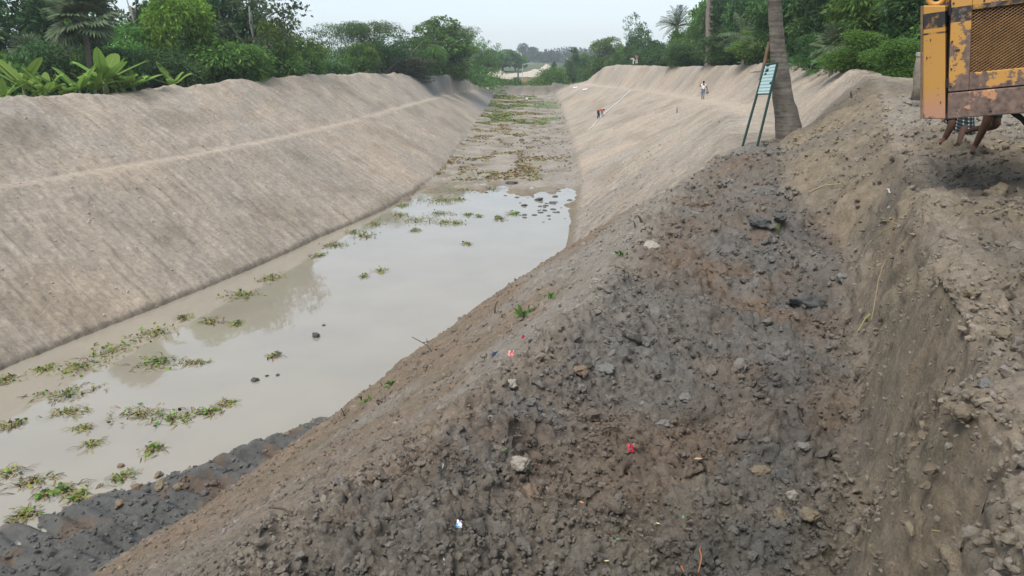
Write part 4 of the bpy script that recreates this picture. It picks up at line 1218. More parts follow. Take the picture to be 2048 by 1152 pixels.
CLODS = [
 (1612, 612, 66, .55, 'dark', "big dark grey clay slab in the middle of the brown shelf"),
 (1520, 446, 50, .45, 'dark', "wet blackish clay heap on the upper shelf"),
 (1562, 436, 28, .5, 'dark', "smaller wet clay lump right beside the blackish heap"),
 (1915, 1128, 60, .6, 'tan', "large tan lump at the lower right corner"),
 (1297, 497, 46, .4, 'pale', "flat pale grey slab where the brown slope meets the shelf"),
 (1020, 771, 30, .6, 'pale', "pale block on the ridge above the brown slope"),
 (1040, 930, 44, .75, 'pale', "pale grey boulder left of the green plastic scrap"),
 (1062, 990, 38, .9, 'brown', "brown upright clod below the pale grey boulder"),
 (860, 866, 34, .7, 'tan', "orange tan lump on the near slope"),
 (1162, 742, 30, .5, 'brown', "reddish brown clod on the ridge right of the pale block"),
 (1210, 740, 34, .6, 'grey', "grey clod half sunk at the shelf's near edge"),
 (1372, 798, 34, .6, 'grey', "grey clod on a brown patch in the middle of the shelf"),
 (1480, 735, 36, .75, 'grey', "bluish grey angular clod right of the brown patch"),
 (1522, 946, 38, .6, 'tan', "tan rounded clod on the lower shelf"),
 (1566, 958, 30, .9, 'dark', "dark pointed clod beside the tan rounded one"),
 (1582, 996, 22, 1.5, 'pale', "upright pale stone near the foot of the cut bank"),
 (1618, 1032, 44, .6, 'tan', "tan boulder low at the foot of the cut bank"),
 (1560, 1030, 32, .6, 'tan', "smaller tan boulder left of the larger one at the cut's foot"),
 (1610, 893, 36, .5, 'grey', "flat grey slab at the foot of the cut bank"),
 (2010, 672, 38, .6, 'tan', "pale tan clod at the right edge on top of the cut bank"),
 (1942, 586, 34, .7, 'tan', "rounded tan clod on top of the cut bank"),
 (1972, 771, 34, .6, 'grey', "grey clod beside the crack on top of the cut bank"),
 (1993, 392, 46, .75, 'tan', "tan boulder in the dark hollow under the excavator"),
 (1925, 830, 40, .8, 'tan', "knobbly lump on the face of the cut bank"),
 (1690, 560, 34, .5, 'grey', "grey lump against the foot of the cut bank"),
 (1325, 850, 30, .6, 'grey', "grey clod above the red wrapper"),
 (275, 975, 20, .7, 'brown', "brown clod in the dark mud at the water's edge, leftmost of three"),
 (322, 972, 22, .7, 'tan', "tan clod in the dark mud, middle of three"),
 (357, 975, 17, .8, 'tan', "orange clod in the dark mud, rightmost of three"),
 (238, 1010, 18, .7, 'brown', "reddish clod at the left part of the dark mud"),
 (632, 673, 16, 1.0, 'dark', "dark stone standing alone out of the water"),
 (510, 761, 20, .55, 'dark', "flat dark lump lying in the water"),
 (534, 752, 8, .6, 'dark', "tiny dark lump right of the flat one in the water"),
 (556, 751, 8, .6, 'dark', "rightmost of the tiny dark lumps in the water"),
 (243, 932, 14, .6, 'brown', "brown lump in the water by the mud's edge"),
 (317, 952, 18, .7, 'brown', "reddish lump in the shallow water, left of a pair"),
 (352, 951, 18, .7, 'dark', "dark lump in the shallow water, right of a pair"),
 (648, 651, 7, .6, 'dark', "pebble sized lump above the lone dark stone"),
 (1075, 400, 20, .35, 'dark', "dark mud island in the far part of the water"),
 (1050, 411, 15, .35, 'dark', "smaller mud island left of the dark one in the far water"),
 (1105, 407, 16, .3, 'dark', "flat mud bar near the right edge of the far water"),
 (1022, 367, 30, .3, 'dark', "mud spit at the head of the water"),
 (1010, 217, 10, .6, 'brown', "dark clump lying on the dry bed"),
 (1042, 281, 12, .5, 'dark', "dark lump in the middle of the dry bed"),
]
for i, (px, py, w, asp, tone, lab) in enumerate(CLODS):
    q = hit(px, py)
    d = np.linalg.norm(q - [0, 0, CAM_Z])
    o = link("clod", CLOD[i % 5].copy(), None, M_CLAY[tone])
    s = w / FPX * d / 2.0
    o.location = (q[0], q[1], q[2] + s * asp * .15)
    o.scale = (s, s * rng.uniform(.7, 1), s * asp)
    o.rotation_euler = (rng.uniform(-.25, .25), rng.uniform(-.25, .25), rng.uniform(0, 6.28))
    tag(o, lab, "clod" if tone != 'pale' or py > 600 else "clod", "large clods of earth")

# ------------------------------------------------------------------ water plants
M_PLANT = leaf_material("water_hyacinth", (1, 1, 1), .15, .6)
def hyacinth(px, py, wpx, hpx, green, label, up=.075):
    q = hit(px, py)
    d = np.linalg.norm(q - [0, 0, CAM_Z])
    m = wpx / FPX * d / 2
    ratio = max(.35, min(1.6, hpx / wpx * np.hypot(q[0], q[1]) / 8.0))
    t = thing("water_hyacinth", label, "water plant", q, 0, "clumps of water hyacinth")
    area = m * m * ratio
    ns = int(np.clip(120 * area ** .6 + 16, 14, 260)); nl = int(np.clip((60 * area ** .6 + 8) * (.10 + .75 * green), 3, 120))
    G1, G2 = Geo(), Geo()
    ang = rng.uniform(-.3, .3)
    def spot():
        a, r = rng.uniform(0, 6.28), rng.uniform(0, 1) ** .8 * (1 + .35 * math.sin(3 * rng.uniform(0, 6.28)))
        x, y = m * r * math.cos(a), m * ratio * r * math.sin(a)
        return np.array([x * math.cos(ang) - y * math.sin(ang), x * math.sin(ang) + y * math.cos(ang), 0.0])
    for k in range(ns):
        p = spot(); a = rng.uniform(0, 6.28); l = rng.uniform(.12, .34)
        e = np.array([math.cos(a) * l, math.sin(a) * l, 0]); h = rng.uniform(.02, up * 1.1)
        sd = np.array([-math.sin(a), math.cos(a), 0]) * rng.uniform(.008, .016)
        c = random.choice([(.24, .18, .06), (.32, .27, .09), (.15, .085, .04), (.06, .04, .025), (.28, .27, .09), (.20, .25, .07)])
        v = rng.uniform(.7, 1.2)
        G1.add([p - sd, p + sd, p + e * .5 + sd + [0, 0, h], p + e * .5 - sd + [0, 0, h], p + e + sd * .5 + [0, 0, h * .35], p + e - sd * .5 + [0, 0, h * .35]],
               [[0, 1, 2, 3], [3, 2, 4, 5]], c=np.array(c) * v)
    for k in range(nl):
        p = spot(); h = rng.uniform(.03, up * 1.5); r = rng.uniform(.028, .058)
        p = p + np.array([0, 0, h]); nrm = rng.normal(0, .5, 3) + np.array([0, 0, 1.0]); nrm /= np.linalg.norm(nrm)
        u = np.cross(nrm, rng.normal(0, 1, 3)); u /= np.linalg.norm(u); w = np.cross(nrm, u)
        V = [p + r * (math.cos(b) * u * 1.25 + math.sin(b) * w) + nrm * .012 * math.cos(2 * b) for b in np.linspace(0, 2 * math.pi, 7)[:-1]]
        c = random.choice([(.12, .24, .04), (.18, .28, .05), (.08, .17, .03), (.28, .28, .07), (.05, .08, .03)])
        G2.add(V, [[0, 1, 2, 3], [0, 3, 4, 5]], c=np.array(c) * rng.uniform(.75, 1.2))
    tag(G1.build("stalks", M_PLANT, t, False, True), kind='stuff'); tag(G2.build("leaves", M_PLANT, t, False, True), kind='stuff')

HY = [(369,636,26,10,.7,"small green tuft near the left bank, left of a brown one"),(426,643,46,12,.4,"yellow and brown clump beside the left bank, centre of the water's edge"),
 (472,648,24,14,.8,"green tuft on the edge of the bank's reflection"),(309,667,66,26,.5,"rounded yellow green clump close to the left bank"),
 (225,700,72,34,.6,"tall straggling clump close to the left bank"),(160,734,80,30,.6,"wide yellow green clump near the photo's left side"),
 (92,738,44,16,.5,"thin yellowish clump left of the wide yellow green one"),(129,788,130,26,.45,"long brown and green raft of plants at the left"),
 (314,727,86,26,.9,"bright green raft in front of the bank's reflection"),(393,726,52,12,.15,"brown withered clump right of the bright green raft"),
 (549,713,20,14,.4,"tiny floating tuft alone in open water"),(140,825,66,20,.3,"dark scattered clump below the long raft"),(345,838,70,22,.9,"fresh green plants right of the dark brown raft"),
 (284,829,100,30,.35,"dark brown raft with green tips in the lower left water"),(412,826,60,18,.9,"green trailing plants at the right end of the brown raft"),(450,808,36,14,.6,"spiky end tuft of the trailing green plants"),
 (165,857,40,10,.2,"brown wisp under the trees' reflection"),(182,890,24,14,.4,"small dark tuft in the lower left water"),(304,899,34,26,.8,"upright green plant standing in shallow water"),
 (67,963,90,24,.15,"brown withered raft at the lower left"),(244,956,36,20,.5,"grassy tuft on the mud's edge"),(128,983,40,20,.95,"bright green plant at the mud's edge, left of a taller one"),
 (162,992,40,30,.95,"bright green leafy plant at the mud's edge"),(48,1034,52,26,.9,"green plant at the lower left corner of the water"),(86,990,26,12,.5,"small mixed tuft left of the bright green plants"),
 (18,946,50,14,.3,"faint brown tuft at the left edge, low in the photo"),(14,760,44,16,.4,"tuft cut by the left edge near the bank"),(28,850,32,14,.6,"small green tuft at the left edge of the water"),
 (541,556,44,20,.3,"brownish clump by the bank under the trees' reflection"),(485,591,74,18,.7,"green and yellow strip beside the trees' reflection"),
 (938,352,120,30,.25,"large withered mat across the head of the water"),(925,380,84,14,.2,"brown mat just below the large withered one"),(978,378,56,10,.35,"thin mat right of the brown one at the head of the water"),
 (877,401,84,14,.5,"yellow green raft in the upper water"),(914,399,40,8,.15,"brown tail at the right of the yellow green raft"),(806,411,34,14,.4,"clump against the left bank in the upper water"),
 (751,448,36,12,.6,"green clump beside the left bank, above a yellow one"),(709,465,42,10,.5,"yellowish clump against the left bank's foot"),(732,472,44,12,.6,"small raft at the edge of the reflected bank"),
 (668,491,60,12,.45,"sparse strip of plants along the left bank's reflection"),(838,440,86,18,.3,"reddish brown raft in the middle of the upper water"),(888,445,44,12,.6,"green clump right of the reddish brown raft"),
 (914,447,30,12,.7,"rounded green clump at the right end of the raft"),(883,428,56,9,.35,"thin line of plants above the reddish brown raft"),(937,430,22,10,.6,"small tuft in the middle of the upper water"),
 (958,433,18,9,.5,"tiny tuft right of the small one in the upper water"),(999,438,28,14,.8,"green tuft in the right part of the upper water"),(1026,428,30,10,.6,"pale green tuft near the far water's right side"),
 (830,461,24,10,.6,"little green tuft below the reddish brown raft"),(798,430,30,9,.4,"yellow brown wisp left of the reddish brown raft"),(1071,352,34,12,1.0,"patch of fresh green grass at the head of the water"),
 (760,542,28,10,.6,"lone clump floating in the middle of the open water"),(728,553,16,8,.3,"tiny wisp left of the lone floating clump"),(933,488,18,8,.5,"speck of plants in the open water below the rafts"),(640,511,26,10,.5,"small clump by the bank left of the sparse strip")]
for h in HY: hyacinth(*h)

# withered plants and turf on the dry bed: nobody could count them
def bed_stuff(name, N, y0, y1, dens, cols, lmin, lmax, upr):
    g = Geo(); c = 0
    X = rng.uniform(-9, 12, N * 5); Y = y0 + (y1 - y0) * rng.uniform(0, 1, N * 5)
    z, q = terrain(X, Y)
    k = np.nonzero((q['dry'] > .6) & (rng.uniform(0, 1, len(X)) < dens(X, Y, q)))[0][:N]
    V, C = [], []
    a = rng.uniform(0, 6.28, len(k)); l = rng.uniform(lmin, lmax, len(k)); w = l * rng.uniform(.12, .3, len(k)); h = l * rng.uniform(0.05, upr, len(k))
    ca, sa = np.cos(a), np.sin(a)
    p = np.stack([X[k], Y[k], z[k]], 1); d = np.stack([ca * l, sa * l, h], 1); s = np.stack([-sa * w, ca * w, w * .5], 1)
    V = np.stack([p - s * .4, p + d * .5 + s + [0, 0, .05], p + d, p + d * .5 - s + [0, 0, .05]], 1).reshape(-1, 3)
    cc = np.array(cols)[rng.integers(0, len(cols), len(k))] * rng.uniform(.7, 1.25, (len(k), 1))
    me = mesh_np(name, V, np.arange(len(V)).reshape(-1, 4), False, np.repeat(cc, 4, 0), M_PLANT)
    tag(link(name, me), kind='stuff')
bed_stuff("withered_plants", 6500, 55, 125, lambda X, Y, q: sstep(.12, .5, fbm(X / 2.2, Y / 4.0, 3, 151) + .25 * sstep(72, 58, Y)) * sstep(5.5, 2.5, X), [(.24, .15, .06), (.19, .11, .05), (.28, .20, .08), (.11, .07, .04), (.22, .20, .08)], .12, .40, .28)
bed_stuff("bed_grass", 6500, 96, 166, lambda X, Y, q: sstep(-.05, .35, fbm(X / 5, Y / 9, 3, 119) + .6 * np.exp(-((Y - 148) / 15) ** 2) + .42 * np.exp(-((Y - 112) / 6) ** 2) - .25) * sstep(7, 1, X), [(.13, .19, .05), (.17, .21, .06), (.21, .20, .07), (.10, .16, .05), (.24, .17, .08), (.27, .22, .10)], .15, .5, .4)

# ------------------------------------------------------------------ twigs, reeds, weeds, leaves, litter
M_TWIG = simple("twig", (.085, .062, .045), .9, var=.3, bump=.4)
M_REED = simple("dry_reed", (.34, .27, .13), .8, var=.25)
M_YREED = simple("yellow_reed", (.36, .31, .10), .7, var=.2)
M_ROOT = simple("orange_root", (.30, .13, .06), .85, var=.3)
def stick(label, pix, rad, mat, name="twig", cat="twig", lift=0.0, branches=()):
    """pix: list of (px, py, height above the ground in metres) or with a fixed forward distance."""
    base = hit(pix[0][0], pix[0][1])
    pts = [base - np.array([0, 0, .05])]
    for (px, py, Y) in pix[1:]:
        pts.append(P(px, py, Y=base[1] + Y))
    g = Geo()
    def smooth(pp, n=10):
        pp = np.array(pp); t = np.linspace(0, len(pp) - 1, n)
        o = np.stack([np.interp(t, np.arange(len(pp)), pp[:, j]) for j in range(3)], 1)
        o[1:-1] = .25 * o[:-2] + .5 * o[1:-1] + .25 * o[2:]
        return o
    g.tube(smooth(pts), np.linspace(rad, rad * .45, 10), 6, jit=.1)
    for br in branches:
        k = br[0]; q = [pts[k]] + [P(px, py, Y=base[1] + Y) for (px, py, Y) in br[1:]]
        g.tube(smooth(q, 6), np.linspace(rad * .6, rad * .25, 6), 5)
    o = g.build(name, mat, None, True)
    return tag(o, label, cat)
def lying(label, pixs, rad, mat, name, cat, lift=.02):
    pts = np.array([hit(px, py, lift + (.05 if 0 < i < len(pixs) - 1 else 0)) for i, (px, py) in enumerate(pixs)])
    t = np.linspace(0, len(pts) - 1, 5 * len(pts))
    o = np.stack([np.interp(t, np.arange(len(pts)), pts[:, j]) for j in range(3)], 1)
    o[1:-1] = .25 * o[:-2] + .5 * o[1:-1] + .25 * o[2:]
    g = Geo().tube(o, np.linspace(rad, rad * .6, len(o)), 5)
    return tag(g.build(name, mat, None, True), label, cat)
stick("curved bare twig sticking up from the brown slope over the water", [(991, 626, 0), (989, 617, 0), (991, 609, .05), (996, 602, .1)], .022, M_TWIG)
stick("forked dry twig leaning out over the water", [(866, 702, 0), (856, 692, .1), (845, 685, .2), (824, 674, .3)], .014, M_TWIG, branches=((2, (855, 684, .2), (853, 676, .2)),))
stick("short stake in the slope's edge, taller of two", [(1285, 446, 0), (1281, 438, 0), (1276, 431, 0)], .03, M_TWIG, "stake", "stake")
stick("thin stake left of the taller one in the slope's edge", [(1272, 456, 0), (1269, 447, 0), (1267, 441, 0)], .016, M_TWIG, "stake", "stake")
stick("thin dark branch lying on the near slope", [(588, 1024, 0), (572, 1019, .1), (556, 1016, .25), (538, 1015, .35)], .012, M_TWIG, "branch", "branch")
stick("single upright stick on the far smooth slope", [(1354, 226, 0), (1354, 220, 0), (1354, 214, 0)], .05, M_TWIG, "stick", "stick")
stick("twig standing at the water's edge beside the mud", [(690, 832, 0), (686, 824, 0), (682, 816, 0)], .014, M_TWIG, branches=((1, (690, 822, 0), (692, 815, 0)),))
stick("dark twig on the mound left of the excavator", [(1704, 193, 0), (1702, 188, 0), (1701, 183, 0)], .03, M_TWIG)
lying("long dry reed hanging down the cut bank", [(1806, 494), (1782, 512), (1765, 540), (1755, 572), (1748, 615), (1742, 645)], .005, M_REED, "reed", "reed")
lying("dry straw caught high on the cut bank", [(1758, 446), (1776, 452), (1795, 452)], .007, M_REED, "straw", "straw")
lying("second dry straw crossing below the first on the cut bank", [(1790, 456), (1765, 474), (1742, 486)], .006, M_REED, "straw", "straw")
lying("thin reed trailing down to the shelf from the upper cut bank", [(1742, 484), (1730, 505), (1716, 535)], .005, M_REED, "reed", "reed")
lying("bright yellow reed leaf at the foot of the cut bank", [(1740, 632), (1730, 648), (1714, 668)], .010, M_YREED, "reed_leaf", "leaf")
lying("pale straw on the edge beside the large tan lump", [(1862, 1068), (1880, 1070)], .003, M_REED, "straw", "straw")
lying("orange root poking from the shelf at the photo's bottom edge", [(1404, 1098), (1397, 1118), (1402, 1134), (1396, 1150)], .008, M_ROOT, "root", "root")
lying("short orange root left of the longer one at the bottom edge", [(1362, 1138), (1368, 1150)], .009, M_ROOT, "root", "root")
lying("pale stick lying on the upper shelf", [(1616, 388), (1650, 378), (1682, 370)], .012, M_REED, "stick", "stick")
lying("dead branch lying at the foot of the left bank's grey part", [(1500, 146), (1512, 145), (1524, 143)], .03, M_TWIG, "branch", "branch").__setitem__('label', "dead branch lying on the crest behind the sign")

M_WEED = leaf_material("weed", (.09, .17, .04), .25)
def weed(label, px, py, n, s):
    q = hit(px, py)
    c = np.tile(q, (n, 1)) + rng.normal(0, .35 * s, (n, 3)) * [1, 1, .25]
    d = rng.normal(0, .6, (n, 3)); d[:, 2] = np.abs(d[:, 2]) + .7
    V, F, C = leaves(c, d, s, .0, .32)
    tag(link("weed", mesh_np("weed", V, F, False, C, M_WEED)), label, "weed", "weeds on the near slope")
weed("fresh green weed on the brown slope, largest of its kind", 1050, 632, 26, .16)
weed("small green weed on the brown slope above the largest", 1100, 598, 14, .12)
weed("green weed at the waterline by the brown slope", 776, 774, 14, .14)
weed("green sprig at the waterline near the dark mud", 730, 806, 12, .14)
weed("sparse green weed among clods beside the wet blackish heap", 1556, 462, 14, .10)
weed("yellow green weed left of the largest one on the slope", 1010, 636, 9, .08)
weed("faint grass tuft by the slope's crest", 1240, 512, 12, .10)

LEAFC = {'yellow': simple("yellow_leaf", (.55, .40, .06), .7), 'orange': simple("orange_leaf", (.55, .22, .10), .7), 'tan': simple("tan_leaf", (.45, .30, .17), .8), 'green': simple("green_leaf", (.10, .28, .10), .6), 'pale': simple("pale_leaf", (.55, .50, .26), .8)}
def flat_leaf(label, px, py, spx, tone, name="fallen_leaf", cat="leaf"):
    q = hit(px, py)
    s = spx / FPX * np.linalg.norm(q - [0, 0, CAM_Z]) / 2
    a = rng.uniform(0, 6.28)
    V, F = [], []
    for i, t in enumerate(np.linspace(-1, 1, 7)):
        w = .42 * (1 - t * t) ** .7
        for sg in (-1, 0, 1):
            V.append((s * t, s * w * sg, s * (.25 * abs(sg) * w * 2 + .12 * t * t) + .012))
    for i in range(6):
        for j in (0, 1): F.append([i*3+j, (i+1)*3+j, (i+1)*3+j+1, i*3+j+1])
    o = link(name, mesh_np(name, V, np.array(F), True, None, LEAFC[tone]))
    o.location = q + [0, 0, .02]; o.rotation_euler = (rng.uniform(-.2, .35), rng.uniform(-.3, .3), a)
    tag(o, label, cat, "fallen leaves on the bare ground")
for lf in [("yellow leaf in front of the sign's right post", 1539, 281, 12, 'yellow'), ("orange pink leaf in front of the palm's foot", 1590, 281, 12, 'orange'), ("smaller orange leaf beside the orange pink one", 1598, 276, 7, 'orange'),
 ("yellow leaf on the ground right of the palm", 1669, 287, 13, 'yellow'), ("yellow leaf on the shelf below the sign", 1542, 318, 9, 'yellow'), ("large yellow leaf on top of the mound", 1760, 194, 16, 'pale'), ("pale leaf beside the track left of the excavator", 1794, 196, 8, 'pale'),
 ("yellow leaf at the edge of the track", 1781, 220, 8, 'yellow'), ("orange leaf on the mound's slope", 1709, 261, 10, 'orange'), ("small yellow leaf above the orange one on the mound", 1706, 243, 7, 'yellow'), ("yellow leaf just under the excavator's corner", 1884, 243, 14, 'yellow'),
 ("tiny yellow leaf on the mound's left face", 1675, 246, 6, 'yellow'), ("yellow green leaf at the right edge behind the legs", 2042, 299, 13, 'pale'), ("tan leaf between the legs and the right edge", 1984, 302, 10, 'tan'), ("yellow leaf on the ground beyond the squatting man", 1898, 268, 8, 'yellow'),
 ("orange leaf on the shelf's lower part", 1163, 1013, 9, 'orange'), ("green leaf low on the shelf", 1365, 1042, 9, 'green'), ("pale yellow leaf near the bottom edge of the shelf", 1316, 1056, 9, 'pale'), ("pale leaf right of the bottom centre", 1213, 1132, 10, 'pale'),
 ("green leaf near the bottom right of the shelf", 1235, 1086, 8, 'green'), ("tan curled leaf in the middle of the shelf", 1638, 574, 9, 'tan'), ("tan leaf at the middle of the brown shelf", 1396, 926, 16, 'tan'), ("yellowish bark chip near the cut bank's foot", 1598, 850, 10, 'pale'), ("green leaf above the green plastic scrap", 1010, 906, 9, 'green')]:
    flat_leaf(*lf)

def wrapper(label, px, py, wpx, hpx, cols, name, cat="litter"):
    q = hit(px, py)
    d = np.linalg.norm(q - [0, 0, CAM_Z]); w, h = wpx / FPX * d, hpx / FPX * d
    n = 7
    V = []
    for i in range(n):
        for j in range(n):
            u, v = i / (n - 1) - .5, j / (n - 1) - .5
            V.append((u * w + .12 * w * gnf(i, j, 3), .12 * h * math.sin(v * 5 + u * 3) + .22 * w * gnf(i, j, 1), (v + .5) * h + .10 * h * gnf(i, j, 2)))
    F = [[i*n+j, (i+1)*n+j, (i+1)*n+j+1, i*n+j+1] for i in range(n-1) for j in range(n-1)]
    me = mesh_np(name, V, np.array(F), False)
    for k, c in enumerate(cols): me.materials.append(c)
    mi = np.array([int((i * .7 + j * .5 + 1.2 * gnf(i, j, 4)) * len(cols) / 7.5) % len(cols) for i in range(n-1) for j in range(n-1)], np.int32)
    me.polygons.foreach_set("material_index", mi)
    o = link(name, me); o.location = q - [0, 0, .008]; o.rotation_euler = (R(-38), 0, rng.uniform(-.4, .4))
    tag(o, label, cat)
_gr = np.random.default_rng(77).normal(0, .6, (12, 12, 6))
def gnf(i, j, k): return float(_gr[i, j, k])
M_RED, M_PINK, M_BLUE, M_WHITE, M_GREEN = [simple(n, c, .4, var=.1, spec=.5) for n, c in (("red_foil", (.45, .03, .06)), ("pink_plastic", (.62, .27, .26)), ("blue_foil", (.10, .30, .58)), ("white_plastic", (.78, .78, .80)), ("green_plastic", (.05, .30, .12)))]
wrapper("crumpled red and pink wrapper on the dark shelf", 1262, 902, 13, 15, [M_RED, M_RED, M_PINK], "wrapper")
wrapper("small blue and white wrapper standing in the near clods", 917, 1054, 10, 14, [M_BLUE, M_WHITE, M_WHITE, M_RED], "wrapper")
wrapper("green plastic scrap beside the pale grey boulder", 1045, 936, 20, 13, [M_GREEN], "plastic_scrap")
wrapper("pink plastic scrap on the brown slope", 1022, 712, 12, 12, [M_PINK], "plastic_scrap")
wrapper("dark blue rag left of the pink scrap on the slope", 992, 712, 14, 10, [simple("dark_rag", (.06, .07, .11), .8), M_BLUE], "rag")
wrapper("white plastic scrap at the left of the slope's litter", 969, 714, 8, 8, [M_WHITE], "plastic_scrap")
wrapper("small white scrap on the mound right of the shelf", 1780, 384, 4, 8, [M_WHITE], "plastic_scrap")
wrapper("tiny red scrap above the slope's litter", 1047, 676, 7, 7, [M_RED], "plastic_scrap")
wrapper("white scrap lying at the foot of the far earth wall", 1054, 200, 4, 5, [M_WHITE], "plastic_scrap")

# ------------------------------------------------------------------ sign beside the palm
M_SGREEN = simple("dark_green_paint", (.012, .045, .035), .5, var=.2, spec=.4)
def board_material():
    """Faded green board; the rows of its painted lettering have blurred to pale bands."""
    m, nt, b = new_mat("sign_board_paint")
    L = nt.links.new
    tc = nd(nt, 'ShaderNodeTexCoord'); sx = nd(nt, 'ShaderNodeSeparateXYZ'); L(tc.outputs['UV'], sx.inputs[0])
    nz = nd(nt, 'ShaderNodeTexNoise', i_Scale=3.0, i_Detail=3.0); L(tc.outputs['UV'], nz.inputs['Vector'])
    y = nd(nt, 'ShaderNodeMath', operation='MULTIPLY_ADD', i_1=9.0); L(sx.outputs[1], y.inputs[0])
    ws = nd(nt, 'ShaderNodeMath', operation='MULTIPLY', i_1=.3); L(nz.outputs['Fac'], ws.inputs[0]); L(ws.outputs[0], y.inputs[2])
    fr = nd(nt, 'ShaderNodeMath', operation='FRACT'); L(y.outputs[0], fr.inputs[0])
    pp = nd(nt, 'ShaderNodeMath', operation='PINGPONG', i_1=.5); L(fr.outputs[0], pp.inputs[0])
    r1 = nd(nt, 'ShaderNodeMapRange', i_1=.10, i_2=.24, i_3=0, i_4=1); L(pp.outputs[0], r1.inputs[0])
    mp = nd(nt, 'ShaderNodeMapping'); mp.inputs['Scale'].default_value = (38, 60, 1); L(tc.outputs['UV'], mp.inputs['Vector'])
    n2 = nd(nt, 'ShaderNodeTexNoise', i_Scale=1.0, i_Detail=1.0); L(mp.outputs[0], n2.inputs['Vector'])
    r2 = nd(nt, 'ShaderNodeMapRange', i_1=.33, i_2=.5, i_3=.45, i_4=1); L(n2.outputs['Fac'], r2.inputs[0])
    mu = nd(nt, 'ShaderNodeMath', operation='MULTIPLY'); L(r1.outputs[0], mu.inputs[0]); L(r2.outputs[0], mu.inputs[1])
    mx = nd(nt, 'ShaderNodeMix', data_type='RGBA'); L(mu.outputs[0], mx.inputs[0])
    mx.inputs[6].default_value = (.19, .33, .33, 1); mx.inputs[7].default_value = (.48, .62, .62, 1)
    L(mx.outputs[2], b.inputs['Base Color']); b.inputs['Roughness'].default_value = .6
    return m
fl_, fr__ = hit(1488, 282), hit(1516.5, 285)
Yr = min(fr__[1], 19.7); Yl = Yr + .45
BLf, BRf = P(1488, 282, Y=Yl), P(1516.5, 285, Y=Yr)
TL, TR = P(1530.5, 130, Y=Yl + .05), P(1555, 126.5, Y=Yr + .05)
sg = thing("signboard", "green framed notice board on two long legs leaning against the palm", "sign", (BLf + BRf) / 2)
o0 = (BLf + BRf) / 2
for a, b in ((BLf, TL), (BRf, TR)):
    dd = (b - a) / np.linalg.norm(b - a)
    Geo().tube(np.array([a - dd * .35, a, b]) - o0, .034, 8).build("leg", M_SGREEN, sg)
lerp = lambda a, b, t: a + (b - a) * t
kb = (187 - 282) / (130.0 - 282)
BL, BR = lerp(BLf, TL, .622), lerp(BRf, TR, .622)
Geo().tube(np.array([TL, TR]) - o0, .028, 8).build("crossbar", M_SGREEN, sg)
Geo().tube(np.array([BL, BR]) - o0, .020, 8).build("crossbar", M_SGREEN, sg)
nv = np.cross(TR - TL, BL - TL); nv /= np.linalg.norm(nv)
if nv[1] > 0: nv = -nv
qd = [BL, BR, TR, TL]
V = [p - o0 + nv * .012 for p in qd] + [p - o0 - nv * .012 for p in qd]
bo = link("board", mesh_np("board", V, np.array([[0, 1, 2, 3], [7, 6, 5, 4], [0, 4, 5, 1], [1, 5, 6, 2], [2, 6, 7, 3], [3, 7, 4, 0]]), False), sg, board_material())
uv = bo.data.uv_layers.new(name="UVMap")
UVV = [(0, 0), (1, 0), (1, 1), (0, 1)] * 2
for lp in bo.data.loops: uv.data[lp.index].uv = UVV[lp.vertex_index]
# worn dark spots where paint has come off the board
M_SPOT = simple("worn_spot", (.02, .04, .04), .8)
for (u_, v_, s_) in ((.35, .97, .06), (.40, .80, .07), (.33, .68, .05), (.72, .62, .05), (.93, .36, .05)):
    c_ = lerp(lerp(BL, BR, u_), lerp(TL, TR, u_), v_) - o0 + nv * .016
    uu = (BR - BL) / np.linalg.norm(BR - BL); vv = (TL - BL) / np.linalg.norm(TL - BL)
    ring_ = [c_ + s_ * (uu * math.cos(a) * 1.3 + vv * math.sin(a) * .7) * (1 + .3 * gnf(i, 3, 2)) for i, a in enumerate(np.linspace(0, 6.28, 9)[:-1])]
    Geo().add(ring_ + [c_], None, [[i, (i + 1) % 8, 8] for i in range(8)]).build("worn_patch", M_SPOT, bo)
# bamboo prop behind
M_POLE = simple("brown_pole", (.20, .125, .075), .85, var=.3, bump=.4)
pa, pb_ = P(1522, 160, Y=20.45), P(1538, 84, Y=20.75)
g = Geo(); g.tube(np.array([pa, (pa * 2 + pb_) / 3, (pa + pb_ * 2) / 3, pb_]), [.05, .05, .045, .04], 8, jit=.06)
tag(g.build("wooden_pole", M_POLE, None, True), "brown wooden pole leaning on the palm trunk behind the sign", "pole")

# ------------------------------------------------------------------ far things
M_SAND = simple("pale_sand", (.44, .385, .315), .95, var=.12, scale=.4, bump=.6, spec=.1)
def heap(label, px, Y, wpx, toppy, seed, dep=.8):
    c = P(px, toppy, Y=Y); gz = ground_z(c[0], c[1])
    w = wpx / FPX * Y / 2; h = c[2] - gz
    n = 26
    u = np.linspace(-1.25, 1.25, n)
    X, Y2 = np.meshgrid(u, u, indexing='ij'); rr_ = np.hypot(X, Y2)
    zz = h * np.maximum(0, 1 - rr_ ** 1.5) + h * .28 * fbm(X * 2 + seed, Y2 * 2, 3, 3) * (rr_ < 1.15) - .3 * (rr_ > 1.05)
    V = np.stack([X * w, Y2 * w * dep, zz], -1).reshape(-1, 3)
    i = np.arange(n-1)[:, None] * n + np.arange(n-1)[None]
    F = np.stack([i, i + n, i + n + 1, i + 1], -1).reshape(-1, 4)
    o = link("sand_heap", mesh_np("sand_heap", V, F, True, None, M_SAND)); o.location = (c[0], c[1], gz)
    tag(o, label, "sand heap", "sand heaps beyond the canal's end")
heap("rounded pale sand heap at the left of the far field", 994, 232, 62, 140, 1)
heap("broad low sand heap in the middle of the far field", 1040, 262, 110, 146, 2)
heap("wide sand heap right of the middle one in the far field", 1072, 268, 80, 139, 3)
heap("peaked sand heap, tallest in the far field", 1096, 285, 46, 130, 4)
M_DPOLE = simple("weathered_pole", (.10, .08, .07), .9)
